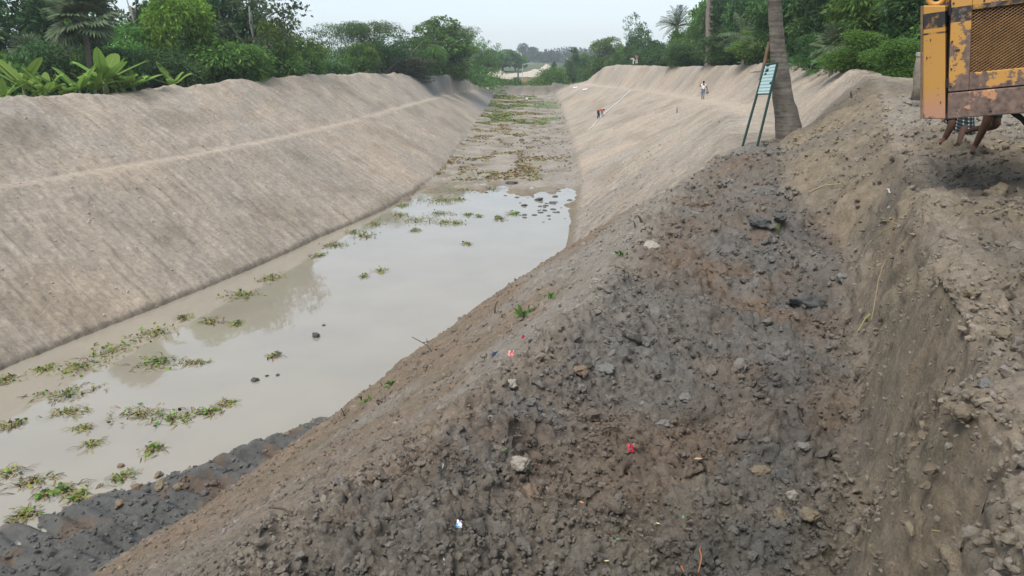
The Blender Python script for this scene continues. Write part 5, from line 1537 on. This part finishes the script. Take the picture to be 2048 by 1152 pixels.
q = P(1036, 168, Y=198); gz = ground_z(q[0], q[1]); tpz = P(1036, 133, Y=198)[2]
t = thing("utility_pole", "dark pole standing in front of the sand heaps", "pole", (q[0], q[1], gz))
Geo().tube([(0, 0, -.5), (0.02, 0, (tpz - gz) * .5), (0, 0, tpz - gz)], [.22, .2, .14], 8).build("post", M_DPOLE, t)
Geo().tube([(-.5, 0, (tpz - gz) * .93), (.5, 0, (tpz - gz) * .93)], .05, 6).build("crossarm", M_DPOLE, t)
q = P(1045, 162, Y=215); gz = ground_z(q[0], q[1]); hh = P(1045, 126, Y=215)[2] - gz
t = thing("lamp_post", "pale curved post behind the dark pole", "post", (q[0], q[1], gz))
a_ = np.linspace(0, 1, 14)
Geo().tube(np.stack([np.where(a_ < .6, 0, (a_ - .6) ** 1.2 * 9), 0 * a_, np.where(a_ < .6, a_ / .6 * hh * .88, hh * (.88 + .12 * np.sin((a_ - .6) / .4 * 1.57)))], 1), .09, 6).build("post", simple("pale_metal", (.45, .45, .44), .5), t)
# small orange digger far away
M_ORANGE = simple("orange_paint", (.45, .20, .06), .7, var=.15)
M_DARK = simple("dark_rubber", (.025, .025, .027), .8)
q = P(1049, 170, Y=190); gz = ground_z(q[0], q[1])
t = thing("excavator", "tiny orange excavator working near the sand heaps", "excavator", (q[0], q[1], gz))
t.scale = (.5, .5, .5)
for sx in (-.8, .8):
    Geo().box((sx - .25, -1.3, 0), (sx + .25, 1.3, .7)).build("track", M_DARK, t, bevel=.25)
Geo().box((-.9, -1.0, .75), (.9, 1.0, 1.5)).build("body", M_ORANGE, t, bevel=.08)
Geo().box((-.9, -.2, 1.5), (-.1, .9, 2.5)).build("cab", M_ORANGE, t, bevel=.08)
Geo().box((-.83, .905, 1.65), (-.17, .93, 2.4)).build("window", M_DARK, t)
Geo().tube([(.3, .6, 1.3), (1.3, 1.4, 3.4), (2.6, 1.9, 3.0)], [.22, .2, .14], 6).build("boom", M_ORANGE, t)
Geo().tube([(2.6, 1.9, 3.0), (3.1, 2.2, 1.6)], [.14, .1], 6).build("stick", M_ORANGE, t)
Geo().box((2.8, 1.8, 1.0), (3.5, 2.5, 1.6)).build("bucket", M_DARK, t, bevel=.05)
# pale boards left on the right bank
for (px, py, lab) in ((1151, 176, "white board lying high on the right bank, left of two"), (1170.5, 180, "white board lying high on the right bank, right of two")):
    q = hit(px, py); d = np.linalg.norm(q - [0, 0, 9.])
    g = Geo().box((-.5 * 10 / FPX * d, -.22, -.02), (.5 * 10 / FPX * d, .22, .03))
    o = g.build("board", M_WHITE, None, bevel=.01); o.location = q + [0, 0, .12]; o.rotation_euler = (R(12), R(-8), .1)
    tag(o, lab, "board", "white boards on the right bank")
lying("pale rope line pegged down the far right slope", [(1262, 180), (1240, 203), (1222, 217), (1206, 231), (1192, 246), (1176, 262)], .05, M_WHITE, "rope_line", "rope", .05)

# tan stump by the excavator
q = hit(1838, 172)
M_STUMP = simple("stump_bark", (.20, .175, .14), .9, var=.35, scale=8, bump=.6)
Yq = min(q[1], 17.0)
pl = [P(1838, 172, Y=Yq), P(1838, 150, Y=Yq), P(1839, 125, Y=Yq), P(1840, 112, Y=Yq)]
st_ = thing("palm_stump", "pale cut palm stump beside the excavator's left edge", "stump", pl[0])
Geo().tube(np.array([pl[0] - [0, 0, .3]] + pl) - pl[0], np.array([11, 10.5, 10, 8, 5.5]) / FPX * Yq, 10, jit=.06).build("trunk", M_STUMP, st_, True)
tt = P(1840.5, 108, Y=Yq) - pl[0]
Geo().box((tt[0] - .07, tt[1] - .07, tt[2] - .06), (tt[0] + .07, tt[1] + .07, tt[2] + .04)).build("cap", M_CLAY['pale'], st_, bevel=.02)

# ------------------------------------------------------------------ old excavator
def paint_material(name, bands, rust=.5, base=(.52, .25, .035)):
    m, nt, b = new_mat(name)
    L = nt.links.new
    tc = nd(nt, 'ShaderNodeTexCoord')
    sx = nd(nt, 'ShaderNodeSeparateXYZ'); L(tc.outputs['Object'], sx.inputs[0])
    n1 = nd(nt, 'ShaderNodeTexNoise', i_Scale=3.2, i_Detail=9.0, i_Roughness=.68); L(tc.outputs['Object'], n1.inputs['Vector'])
    n2 = nd(nt, 'ShaderNodeTexNoise', i_Scale=14.0, i_Detail=6.0, i_Roughness=.7); L(tc.outputs['Object'], n2.inputs['Vector'])
    n3_ = nd(nt, 'ShaderNodeTexNoise', i_Scale=1.6, i_Detail=4.0); L(tc.outputs['Object'], n3_.inputs['Vector'])
    # faded paint
    pc = nd(nt, 'ShaderNodeMix', data_type='RGBA'); L(n3_.outputs['Fac'], pc.inputs[0])
    pc.inputs[6].default_value = (*base, 1); pc.inputs[7].default_value = (base[0] * .95, base[1] * 1.12, base[2] * 2.6, 1)
    cur = pc.outputs[2]
    # soft pinkish bare patches low down
    lowr = nd(nt, 'ShaderNodeMapRange', i_1=.10, i_2=.36, i_3=1.0, i_4=0.0); L(sx.outputs[2], lowr.inputs[0])
    pk = nd(nt, 'ShaderNodeMix', data_type='RGBA'); pm = nd(nt, 'ShaderNodeMath', operation='MULTIPLY', i_1=.85); L(lowr.outputs[0], pm.inputs[0]); L(pm.outputs[0], pk.inputs[0])
    L(cur, pk.inputs[6]); pk.inputs[7].default_value = (.46, .24, .17, 1); cur = pk.outputs[2]
    # black decal bands (worn)
    for (z0, z1) in bands:
        a = nd(nt, 'ShaderNodeMath', operation='GREATER_THAN', i_1=z0); L(sx.outputs[2], a.inputs[0])
        c = nd(nt, 'ShaderNodeMath', operation='LESS_THAN', i_1=z1); L(sx.outputs[2], c.inputs[0])
        mu = nd(nt, 'ShaderNodeMath', operation='MULTIPLY'); L(a.outputs[0], mu.inputs[0]); L(c.outputs[0], mu.inputs[1])
        w = nd(nt, 'ShaderNodeMapRange', i_1=.40, i_2=.50, i_3=0.15, i_4=1.0); L(n1.outputs['Fac'], w.inputs[0])
        m2 = nd(nt, 'ShaderNodeMath', operation='MULTIPLY'); L(mu.outputs[0], m2.inputs[0]); L(w.outputs[0], m2.inputs[1])
        mx = nd(nt, 'ShaderNodeMix', data_type='RGBA'); L(m2.outputs[0], mx.inputs[0]); L(cur, mx.inputs[6]); mx.inputs[7].default_value = (.03, .027, .025, 1)
        cur = mx.outputs[2]
    # rust: broad patches with crisp ragged edges, small chips
    th = nd(nt, 'ShaderNodeMapRange', i_1=.0, i_2=1.25, i_3=.60 - .22 * rust, i_4=.68 - .14 * rust); L(sx.outputs[2], th.inputs[0])
    df = nd(nt, 'ShaderNodeMath', operation='SUBTRACT'); L(n1.outputs['Fac'], df.inputs[0]); L(th.outputs[0], df.inputs[1])
    r1 = nd(nt, 'ShaderNodeMapRange', i_1=0.0, i_2=.025, i_3=0, i_4=1); L(df.outputs[0], r1.inputs[0])
    r2 = nd(nt, 'ShaderNodeMapRange', i_1=.66, i_2=.69, i_3=0, i_4=1); L(n2.outputs['Fac'], r2.inputs[0])
    rm = nd(nt, 'ShaderNodeMath', operation='MAXIMUM'); L(r1.outputs[0], rm.inputs[0]); L(r2.outputs[0], rm.inputs[1])
    rc = nd(nt, 'ShaderNodeValToRGB'); L(n2.outputs['Fac'], rc.inputs[0])
    rc.color_ramp.elements[0].position, rc.color_ramp.elements[1].position = .32, .70
    rc.color_ramp.elements[0].color = (.070, .050, .045, 1); rc.color_ramp.elements[1].color = (.250, .165, .125, 1)
    mx = nd(nt, 'ShaderNodeMix', data_type='RGBA'); L(rm.outputs[0], mx.inputs[0]); L(cur, mx.inputs[6]); L(rc.outputs[0], mx.inputs[7])
    L(mx.outputs[2], b.inputs['Base Color'])
    ro = nd(nt, 'ShaderNodeMapRange', i_1=0, i_2=1, i_3=.48, i_4=.88); L(rm.outputs[0], ro.inputs[0]); L(ro.outputs[0], b.inputs['Roughness'])
    bp = nd(nt, 'ShaderNodeBump', i_Strength=.25, i_Distance=.008, invert=True); L(rm.outputs[0], bp.inputs['Height']); L(bp.outputs[0], b.inputs['Normal'])
    return m
M_PAINT_A = paint_material("worn_yellow_paint", [(.955, 1.115), (.895, .915)], .30)
M_PAINT_B = paint_material("rusty_yellow_paint", [(.99, 1.14)], .84)
M_PAINT_C = paint_material("very_rusty_paint", [], .80, (.50, .22, .05))
M_IRON = simple("black_iron", (.02, .02, .022), .6, var=.3)
M_MESHM = simple("rusty_mesh", (.20, .105, .040), .7, var=.45, scale=12)

Ox = P(1893, 238, Y=8.25)
ex = P(2048, 226, Y=7.95) - Ox; ex /= np.linalg.norm(ex)
ez = P(1893, 13, Y=8.30) - Ox; HX = np.linalg.norm(ez); ez = ez - ex * np.dot(ez, ex); ez /= np.linalg.norm(ez)
ey = np.cross(ez, ex)
exc = thing("excavator", "rusty yellow excavator body with a mesh grille at the photo's upper right", "excavator")
exc.matrix_world = Matrix([[ex[0], ey[0], ez[0], Ox[0]], [ex[1], ey[1], ez[1], Ox[1]], [ex[2], ey[2], ez[2], Ox[2]], [0, 0, 0, 1]])
lo = np.stack([ex, ey, ez])                       # world -> local
TOL = lambda p: lo @ (np.asarray(p) - Ox)
pL = TOL(P(1845, 238, Y=8.45)); pLt = TOL(P(1846, 11, Y=8.50)); pRt = TOL(P(1890.5, 11, Y=8.30)); pR = TOL(P(1890.5, 238, Y=8.26))
dep = np.array([.25, 1.5, 0])
V = [pL, pR, pRt, pLt] + [p + dep for p in (pL, pR, pRt, pLt)]
Geo().add(V, [[0, 1, 2, 3], [7, 6, 5, 4], [0, 4, 5, 1], [1, 5, 6, 2], [2, 6, 7, 3], [3, 7, 4, 0]]).build("corner_panel", M_PAINT_A, exc, bevel=.012); CORNER = exc.children[0]
g = Geo().tube([pL + [-.012, .0, 0], pLt + [-.012, .0, 0]], .012, 6).build("edge_trim", M_POLE, exc)
W_ = 3.6
g = Geo()
g.box((.008, 0, .285), (.195, .05, 1.235)); g.box((.197, .002, .285), (1.30, .05, .46)); g.box((.197, .002, 1.09), (1.30, .05, 1.235)); g.box((1.302, 0, .285), (1.5, .05, 1.235))
DOOR = g.build("grille_door", M_PAINT_B, exc, bevel=.006)
SILL = Geo().box((.008, -.018, 0), (W_, .10, .272)).build("lower_sill", M_PAINT_C, exc, bevel=.012)
Geo().box((1.51, 0, .28), (W_, .05, 1.235)).build("side_panel", M_PAINT_B, exc, bevel=.01)
Geo().box((.0, .06, .05), (W_, 2.3, 1.22)).build("engine_housing", M_IRON, exc)
Geo().box((.03, -.01, 1.24), (W_, 2.35, 1.31)).build("hood", M_PAINT_A, exc, bevel=.02)
a_ = np.linspace(0, 2 * math.pi, 20)
Geo().tube(np.stack([-.115 + .075 * np.cos(a_), .30 + 0 * a_, 1.275 + .075 * np.sin(a_)], 1), .028, 8, caps=False).build("lifting_eye", M_PAINT_A, exc, True)
Geo().box((-.02, .28, 1.2), (.30, .50, 1.275)).build("lifting_lug", M_PAINT_A, exc, bevel=.03)
# expanded metal grille: two sets of crossing strands
g = Geo()
x0, x1, z0, z1 = .19, 1.32, .455, 1.10
def strand(p, q, yy):
    d = (q - p) / np.linalg.norm(q - p); n_ = np.array([-d[1], d[0]]) * .0032
    V = [(p[0]-n_[0], yy, p[1]-n_[1]), (q[0]-n_[0], yy, q[1]-n_[1]), (q[0]+n_[0], yy+.006, q[1]+n_[1]), (p[0]+n_[0], yy+.006, p[1]+n_[1])]
    g.add(V, [[0, 1, 2, 3]])
sl = .62
for sg_ in (1, -1):
    yy = .018 if sg_ > 0 else .026
    for c in np.arange(-1.2, 2.4, .030):
        # line z = c + sg*sl*(x-x0), clipped to the opening
        xs = [x0, x1]; zs = [c, c + sg_ * sl * (x1 - x0)]
        pts_ = []
        ta, tb = 0.0, 1.0
        dz_ = zs[1] - zs[0]
        for lim, sgn in ((z0, 1), (z1, -1)):
            # sgn*(zs0 + t*dz - lim) >= 0
            v0, dv = sgn * (zs[0] - lim), sgn * dz_
            if abs(dv) < 1e-9: continue
            tt_ = -v0 / dv
            if dv > 0: ta = max(ta, tt_)
            else: tb = min(tb, tt_)
        if tb - ta < .01: continue
        strand(np.array([x0 + ta * (x1 - x0), zs[0] + ta * dz_]), np.array([x0 + tb * (x1 - x0), zs[0] + tb * dz_]), yy)
tag(g.build("grille_mesh", M_MESHM, exc), kind='stuff')
Geo().box((.19, .052, .98), (1.32, .058, 1.10)).build("dark_strip", M_IRON, exc)  # dark strip behind the top of the grille
M_RAD = simple("dusty_radiator", (.16, .095, .04), .8, var=.5, scale=4)
Geo().box((.19, .0525, .455), (1.32, .0575, .978)).build("radiator", M_RAD, exc)
Geo().box((.06, -.012, .70), (.10, -.0, .715)).build("latch", M_IRON, DOOR)
for bz in (.34, .52, .80, 1.18):
    Geo().tube([(.028, .002, bz), (.028, -.008, bz)], .010, 6).build("bolt", M_IRON, DOOR)
for bx in (.30, .62, .94):
    Geo().tube([(bx, .004, 1.165), (bx, -.008, 1.165)], .010, 6).build("bolt", M_IRON, DOOR)
    Geo().tube([(bx + .1, -.014, .05), (bx + .1, -.026, .05)], .012, 6).build("bolt", M_IRON, SILL)
for hz_ in (.38, 1.12):
    Geo().tube([(-.004, -.01, hz_ - .05), (-.004, -.01, hz_ + .05)], .012, 8).build("hinge", M_IRON, DOOR)
for (lx, lz) in ((-.17, .84), (-.06, .18), (-.2, .66)):
    pp_ = np.array([lx, pL[1] * (-lx / .26), lz])
    Geo().box(pp_ + [-.004, -.006, -.012], pp_ + [.004, .02, .012]).build("dent_mark", M_IRON, CORNER)
hs_ = TOL(P(2028, 226, Y=8.6)); he_ = TOL(P(2062, 262, Y=8.9))
Geo().tube([hs_, (hs_ + he_) / 2 + [0, 0, .03], he_, he_ + [.4, .2, -.3]], [.035, .03, .025, .02], 7).build("hose", M_IRON, exc, True)
# the rest of the machine, to the right
Geo().box((3.62, 0, 0), (4.9, 2.3, 1.1)).build("counterweight", M_PAINT_C, exc, bevel=.06)
Geo().box((2.6, .8, -.25), (4.6, 2.0, -.01)).build("slew_ring", M_IRON, exc)
for sx in (3.35, 5.0):
    tr_ = Geo().box((sx, -.6, -1.02), (sx + .55, 3.3, -.26)).build("track", M_IRON, exc, bevel=.28)
Geo().box((2.3, 1.5, 1.31), (3.4, 2.3, 2.9)).build("cab", M_PAINT_A, exc, bevel=.05)
Geo().box((2.45, 1.48, 1.9), (3.25, 1.497, 2.75)).build("cab_window", M_IRON, exc)
# ------------------------------------------------------------------ people
def skin_mesh(name, verts, edges, radii, root=0, sub=1):
    me = bpy.data.meshes.new(name)
    me.from_pydata([tuple(v) for v in verts], edges, [])
    ob = bpy.data.objects.new(name, me); COL.objects.link(ob)
    ob.modifiers.new("skin", 'SKIN').use_smooth_shade = True
    sk = me.skin_vertices[0].data
    for i, r in enumerate(radii):
        sk[i].radius = (r, r) if np.isscalar(r) else r
    sk[root].use_root = True
    sm = ob.modifiers.new("sub", 'SUBSURF'); sm.levels = sm.render_levels = sub
    bpy.context.view_layer.update()
    dg = bpy.context.evaluated_depsgraph_get()
    out = bpy.data.meshes.new_from_object(ob.evaluated_get(dg))
    out.name = name
    bpy.data.objects.remove(ob); bpy.data.meshes.remove(me)
    return out

BONES = [("pelvis","waist"),("waist","chest"),("chest","neck"),("neck","head"),("head","top"),
         ("chest","shL"),("shL","elL"),("elL","wrL"),("wrL","haL"),("chest","shR"),("shR","elR"),("elR","wrR"),("wrR","haR"),
         ("pelvis","hipL"),("hipL","knL"),("knL","anL"),("anL","toL"),("pelvis","hipR"),("hipR","knR"),("knR","anR"),("anR","toR")]
RAD = dict(pelvis=(.145,.11), waist=(.13,.095), chest=(.155,.11), neck=.055, head=(.078,.092), top=(.062,.07), shL=.062, elL=.043, wrL=.030, haL=.032, shR=.062, elR=.043, wrR=.030, haR=.032,
           hipL=.092, knL=.060, anL=.040, toL=.034, hipR=.092, knR=.060, anR=.040, toR=.034)
M_SKIN = simple("brown_skin", (.085, .042, .026), .6, var=.1)
M_HAIR = simple("black_hair", (.012, .010, .010), .6)
def figure(label, loc, rz, J, shirt=None, legs=None, leg_to=1.0, sleeves=.75, scale=1.0, extra_garments=()):
    J = {k: np.array(v, float) for k, v in J.items()}
    t = thing("person", label, "person", loc, rz)
    t.scale = (scale,) * 3
    names = list(RAD)
    idx = {n: i for i, n in enumerate(names)}
    body = link("body", skin_mesh("body", [J[n] for n in names], [(idx[a], idx[b]) for a, b in BONES], [RAD[n] for n in names], idx["pelvis"], 2), t, M_SKIN)
    # fingers and thumb on each hand
    g = Geo()
    for s in "LR":
        w, h = J["wr" + s], J["ha" + s]
        d = (h - w) / (np.linalg.norm(h - w) + 1e-6)
        sd = np.cross(d, [0, 1, 0.2]); sd /= np.linalg.norm(sd) + 1e-6
        cu = np.cross(sd, d)
        for k, (o, l) in enumerate(((-.030, .072), (-.010, .085), (.010, .080), (.029, .062))):
            p = h + sd * o
            g.tube([p - d * .02, p + d * l * .55 + cu * .008, p + d * l + cu * .035], [.010, .009, .007], 6)
        g.tube([w + d * .03 - sd * .03, w + d * .07 - sd * .062, w + d * .115 - sd * .066 + cu * .02], [.012, .011, .008], 6)
    g.build("fingers", M_SKIN, t, True)
    # face: nose and ears, and hair as a cap
    hd, tp, nk = J["head"], J["top"], J["neck"]
    up = (tp - hd); up /= np.linalg.norm(up)
    fw = np.array(J.get("face", (0, 1, 0)), float); fw -= up * np.dot(fw, up); fw /= np.linalg.norm(fw)
    sd = np.cross(fw, up)
    g = Geo()
    g.tube([hd + fw * .085 + up * .03, hd + fw * .108, hd + fw * .085 - up * .012], [.008, .016, .010], 6)
    for s in (-1, 1): g.tube([hd + sd * s * .082 + up * .028, hd + sd * s * .096 + up * .005 - fw * .01, hd + sd * s * .083 - up * .025], [.010, .016, .009], 6)
    g.build("face_features", M_SKIN, t, True)
    V = []; n1, n2 = 14, 8
    for i in range(n2 + 1):
        ph = math.pi * .60 * i / n2
        for k in range(n1):
            a = 2 * math.pi * k / n1
            r = np.array([math.sin(ph) * math.cos(a), math.sin(ph) * math.sin(a), math.cos(ph)])
            front = max(0, math.cos(a)) * (ph / (math.pi * .6))
            rr_ = .108 * (1 - .10 * front)
            V.append(hd + up * .045 - fw * .012 + (fw * r[0] + sd * r[1]) * rr_ * .95 + up * r[2] * rr_ * (1 if r[2] > 0 else .8) + up * .05 * front)
    F = [[i*n1+k, (i+1)*n1+k, (i+1)*n1+(k+1) % n1, i*n1+(k+1) % n1] for i in range(n2) for k in range(n1)]
    Geo().add(V, F).build("hair", M_HAIR, t, True)
    L_ = lambda a, b, u: J[a] + (J[b] - J[a]) * u
    if shirt:
        vs = [J["pelvis"] - (J["waist"] - J["pelvis"]) * .1, J["waist"], J["chest"], L_("chest", "neck", .75), J["shL"], L_("shL", "elL", sleeves), J["shR"], L_("shR", "elR", sleeves)]
        link("shirt", skin_mesh("shirt", vs, [(0,1),(1,2),(2,3),(2,4),(4,5),(2,6),(6,7)], [(.165,.13),(.15,.115),(.172,.127),.068,.078,.066,.078,.066], 0, 2), t, shirt)
    if legs:
        vs = [L_("pelvis", "waist", .35), J["pelvis"]]; es = [(0, 1)]; rs = [(.15, .115), (.162, .128)]
        for s in "LR":
            b = len(vs); vs.append(J["hip" + s]); rs.append(.108); es.append((1, b))
            if leg_to <= .5:
                vs.append(L_("hip" + s, "kn" + s, leg_to * 2)); rs.append(.088); es.append((b, b + 1))
            else:
                vs += [J["kn" + s], L_("kn" + s, "an" + s, (leg_to - .5) * 2)]; rs += [.076, .060]; es += [(b, b + 1), (b + 1, b + 2)]
        link("trousers" if leg_to > .5 else "shorts", skin_mesh("trousers", vs, es, rs, 1, 2), t, legs)
    return t

WALK = dict(pelvis=(0,0,.90), waist=(0,.01,1.08), chest=(0,.03,1.32), neck=(0,.03,1.46), head=(0,.05,1.57), top=(0,.05,1.68),
            shL=(-.19,.02,1.38), elL=(-.33,.05,1.18), wrL=(-.27,.16,1.38), haL=(-.24,.18,1.46), shR=(.19,.02,1.38), elR=(.30,-.02,1.14), wrR=(.37,.03,.93), haR=(.39,.04,.86),
            hipL=(-.09,0,.86), knL=(-.075,.10,.48), anL=(-.06,-.02,.09), toL=(-.06,.13,.03), hipR=(.09,0,.86), knR=(.08,.04,.47), anR=(.06,-.22,.16), toR=(.06,-.16,.03))
BEND = dict(pelvis=(0,-.05,.84), waist=(0,.10,.97), chest=(0,.36,1.02), neck=(0,.50,.99), head=(0,.60,.96), top=(0,.70,.95), face=(0,.3,-1),
            shL=(-.17,.40,.98), elL=(-.20,.46,.70), wrL=(-.17,.52,.46), haL=(-.15,.55,.38), shR=(.17,.40,.98), elR=(.20,.44,.70), wrR=(.17,.50,.46), haR=(.15,.53,.38),
            hipL=(-.09,-.04,.82), knL=(-.10,.05,.46), anL=(-.11,-.04,.08), toL=(-.11,.13,.03), hipR=(.09,-.04,.82), knR=(.10,.10,.46), anR=(.11,.05,.08), toR=(.11,.22,.03))
M_WSHIRT = simple("white_shirt", (.70, .70, .72), .85, var=.06)
M_JEANS = simple("pale_and_dark_jeans", (.13, .19, .27), .85, var=.85, scale=4.5)
M_OSHIRT = simple("orange_shirt", (.62, .14, .03), .8, var=.1)
M_DTROUS = simple("dark_blue_trousers", (.025, .035, .07), .85)
M_BAG = simple("brown_bag", (.15, .115, .085), .85, var=.25, bump=.3)

# walker on the right berm, seen from behind, one hand raised, a bag in the other
q = hit(1405, 199)
sc_ = 33.5 / FPX * np.linalg.norm(q - [0, 0, 9.]) / 1.70
wlk = figure("man in white shirt walking away along the right berm with a bag in hand", q, R(-6), WALK, M_WSHIRT, M_JEANS, .95, .55, sc_)
hp = q + np.array([.39, .03, .86]) * sc_
bg_ = thing("bag", "brown bag hanging from the walking man's right hand", "bag", hp)
bg_.scale = (sc_,) * 3
W3, F3x = ico(3)
bv = W3 * [.15, .09, .11] + [.03, 0, -.21]; bv[:, 2] -= .03 * np.cos(W3[:, 0] * 3)
link("pouch", mesh_np("pouch", bv * (1 + .06 * n3(W3, 2, 4))[:, None], F3x, True, None, M_BAG), bg_)
Geo().tube([(-.05, 0, -.12), (-.01, 0, -.01), (.02, 0, -.01), (.09, 0, -.12)], .010, 6).build("strap", M_BAG, bg_, True)

q = hit(1196, 238)
sc_ = 19.5 / FPX * np.linalg.norm(q - [0, 0, 9.]) / 1.09
figure("man in orange shirt bending over the rope line on the far right slope", q, R(-72), BEND, M_OSHIRT, M_DTROUS, .95, .6, sc_)

M_PALESHIRT = simple("pale_shirt", (.55, .58, .52), .85); M_PINKSHIRT = simple("dusky_pink_shirt", (.34, .18, .22), .85); M_PALELUNGI = simple("cream_cloth", (.55, .50, .42), .9)
q = hit(1267, 131); q = q if q[1] < 160 else P(1267, 129, Y=128)
figure("stooping worker in pale shirt on the far right crest", q, R(60), BEND, M_PALESHIRT, M_PALESHIRT, .9, .6, 1.0)
q = hit(1273, 131); q = q if q[1] < 160 else P(1273, 129, Y=128)
figure("worker in pink shirt standing on the far right crest", q, R(20), WALK, M_PINKSHIRT, M_PALELUNGI, .8, .6, 1.0)

# two men behind the excavator: only their legs show below its body
def plaid():
    m, nt, b = new_mat("plaid_cloth")
    L = nt.links.new
    tc = nd(nt, 'ShaderNodeTexCoord'); sx = nd(nt, 'ShaderNodeSeparateXYZ'); L(tc.outputs['UV'], sx.inputs[0])
    outs = []
    for ax, f in ((0, 14.0), (1, 9.0)):
        mu = nd(nt, 'ShaderNodeMath', operation='MULTIPLY', i_1=f); L(sx.outputs[ax], mu.inputs[0])
        fr = nd(nt, 'ShaderNodeMath', operation='FRACT'); L(mu.outputs[0], fr.inputs[0])
        lt = nd(nt, 'ShaderNodeMath', operation='LESS_THAN', i_1=.24); L(fr.outputs[0], lt.inputs[0]); outs.append(lt)
    ad = nd(nt, 'ShaderNodeMath', operation='ADD'); L(outs[0].outputs[0], ad.inputs[0]); L(outs[1].outputs[0], ad.inputs[1])
    cr = nd(nt, 'ShaderNodeValToRGB'); cr.color_ramp.interpolation = 'CONSTANT'
    dv = nd(nt, 'ShaderNodeMath', operation='MULTIPLY', i_1=.5); L(ad.outputs[0], dv.inputs[0]); L(dv.outputs[0], cr.inputs[0])
    e = cr.color_ramp.elements; e[0].color = (.012, .016, .018, 1); e[1].position = .3; e[1].color = (.07, .09, .09, 1)
    n_ = e.new(.8); n_.color = (.62, .62, .60, 1)
    L(cr.outputs[0], b.inputs['Base Color']); b.inputs['Roughness'].default_value = .9
    return m
M_PLAID = plaid()
M_GSHORT = simple("dark_green_shorts", (.018, .055, .045), .85, var=.15)
M_BLACKCLOTH = simple("black_cloth", (.008, .009, .011), .9)

fB = hit(1946, 307)
JB = dict(pelvis=(.14,.02,.80), waist=(.04,.02,.93), chest=(-.18,.02,1.08), neck=(-.30,.02,1.16), head=(-.40,.02,1.20), top=(-.50,.02,1.24), face=(-1,0,-.6),
          shL=(-.2,-.16,1.06), elL=(-.34,-.16,.86), wrL=(-.48,-.10,.94), haL=(-.56,-.08,.97), shR=(-.2,.2,1.06), elR=(-.34,.2,.86), wrR=(-.48,.14,.94), haR=(-.56,.12,.97),
          hipL=(.10,-.08,.78), knL=(.055,-.10,.46), anL=(.0,0,.08), toL=(-.10,-.13,.025), hipR=(.22,.08,.78), knR=(.235,-.06,.40), anR=(.09,.26,.33), toR=(.02,.34,.26))
RAD['knL'] = RAD['knR'] = .066
figB = figure("barelegged man in dark green shorts behind the excavator, only his legs showing", fB, 0, JB, M_PALESHIRT, M_GSHORT, .42, .6)

fA = hit(1886, 289); fA2 = hit(1917, 293)
d2 = fA2 - fA
mid = (0.5 * d2[0], .10)
JA = dict(pelvis=(.16,.10,.56), waist=(.10,.04,.70), chest=(-.02,.0,.92), neck=(-.06,-.03,1.04), head=(-.10,-.04,1.14), top=(-.12,-.04,1.25), face=(-.6,-.6,-.4),
          shL=(-.16,-.08,.94), elL=(-.2,-.2,.74), wrL=(-.05,-.2,.70), haL=(.02,-.2,.69), shR=(.14,.08,.94), elR=(.24,-.06,.76), wrR=(.30,-.12,.74), haR=(.36,-.12,.74),
          hipL=(.09,.06,.52), knL=(.05,-.08,.33), anL=(.0,0,.07), toL=(-.10,-.10,.025), hipR=(.24,.10,.52), knR=(.27,-.04,.33), anR=(d2[0],d2[1],d2[2]+.08), toR=(d2[0]-.03,d2[1]-.14,d2[2]+.03))
figA = figure("stooping man in a plaid wrap cloth behind the excavator, shins and feet showing", fA, 0, JA, M_BLACKCLOTH, M_BLACKCLOTH, .47, .6)
# plaid cloth hanging in folds round his thighs
n1, n2 = 40, 10
V, UV = [], []
for i in range(n2):
    v = i / (n2 - 1)
    for k in range(n1):
        a = 2 * math.pi * k / (n1 - 1)
        cx, cy = .19 + .04 * v, .03
        r1, r2 = .17 + .07 * v + .018 * math.sin(a * 9) * v, .14 + .05 * v + .015 * math.cos(a * 7) * v
        zz = .66 - v * (.38 - .12 * math.cos(a - 5.2) * -1)
        V.append((cx + r1 * math.cos(a), cy + r2 * math.sin(a), zz)); UV.append((k / (n1 - 1), v))
F = [[i*n1+k, i*n1+k+1, (i+1)*n1+k+1, (i+1)*n1+k] for i in range(n2-1) for k in range(n1-1)]
cl = link("wrap_cloth", mesh_np("wrap_cloth", V, np.array(F), True), figA, M_PLAID)
uvl = cl.data.uv_layers.new(name="UVMap")
for lp in cl.data.loops: uvl.data[lp.index].uv = UV[lp.vertex_index]
# ------------------------------------------------------------------ air
hz, hnt, hb = new_mat("haze")
hnt.nodes.remove(hb)
pv = nd(hnt, 'ShaderNodeVolumePrincipled')
pv.inputs['Color'].default_value = (.86, .93, 1.0, 1)
pv.inputs['Density'].default_value = HAZE
pv.inputs['Anisotropy'].default_value = 0.2
hnt.links.new(pv.outputs[0], hnt.nodes['Material Output'].inputs['Volume'])
hg = Geo().box((-980, -980, -3.0), (980, 980, 34.0))
tag(hg.build("haze", hz), kind='stuff')
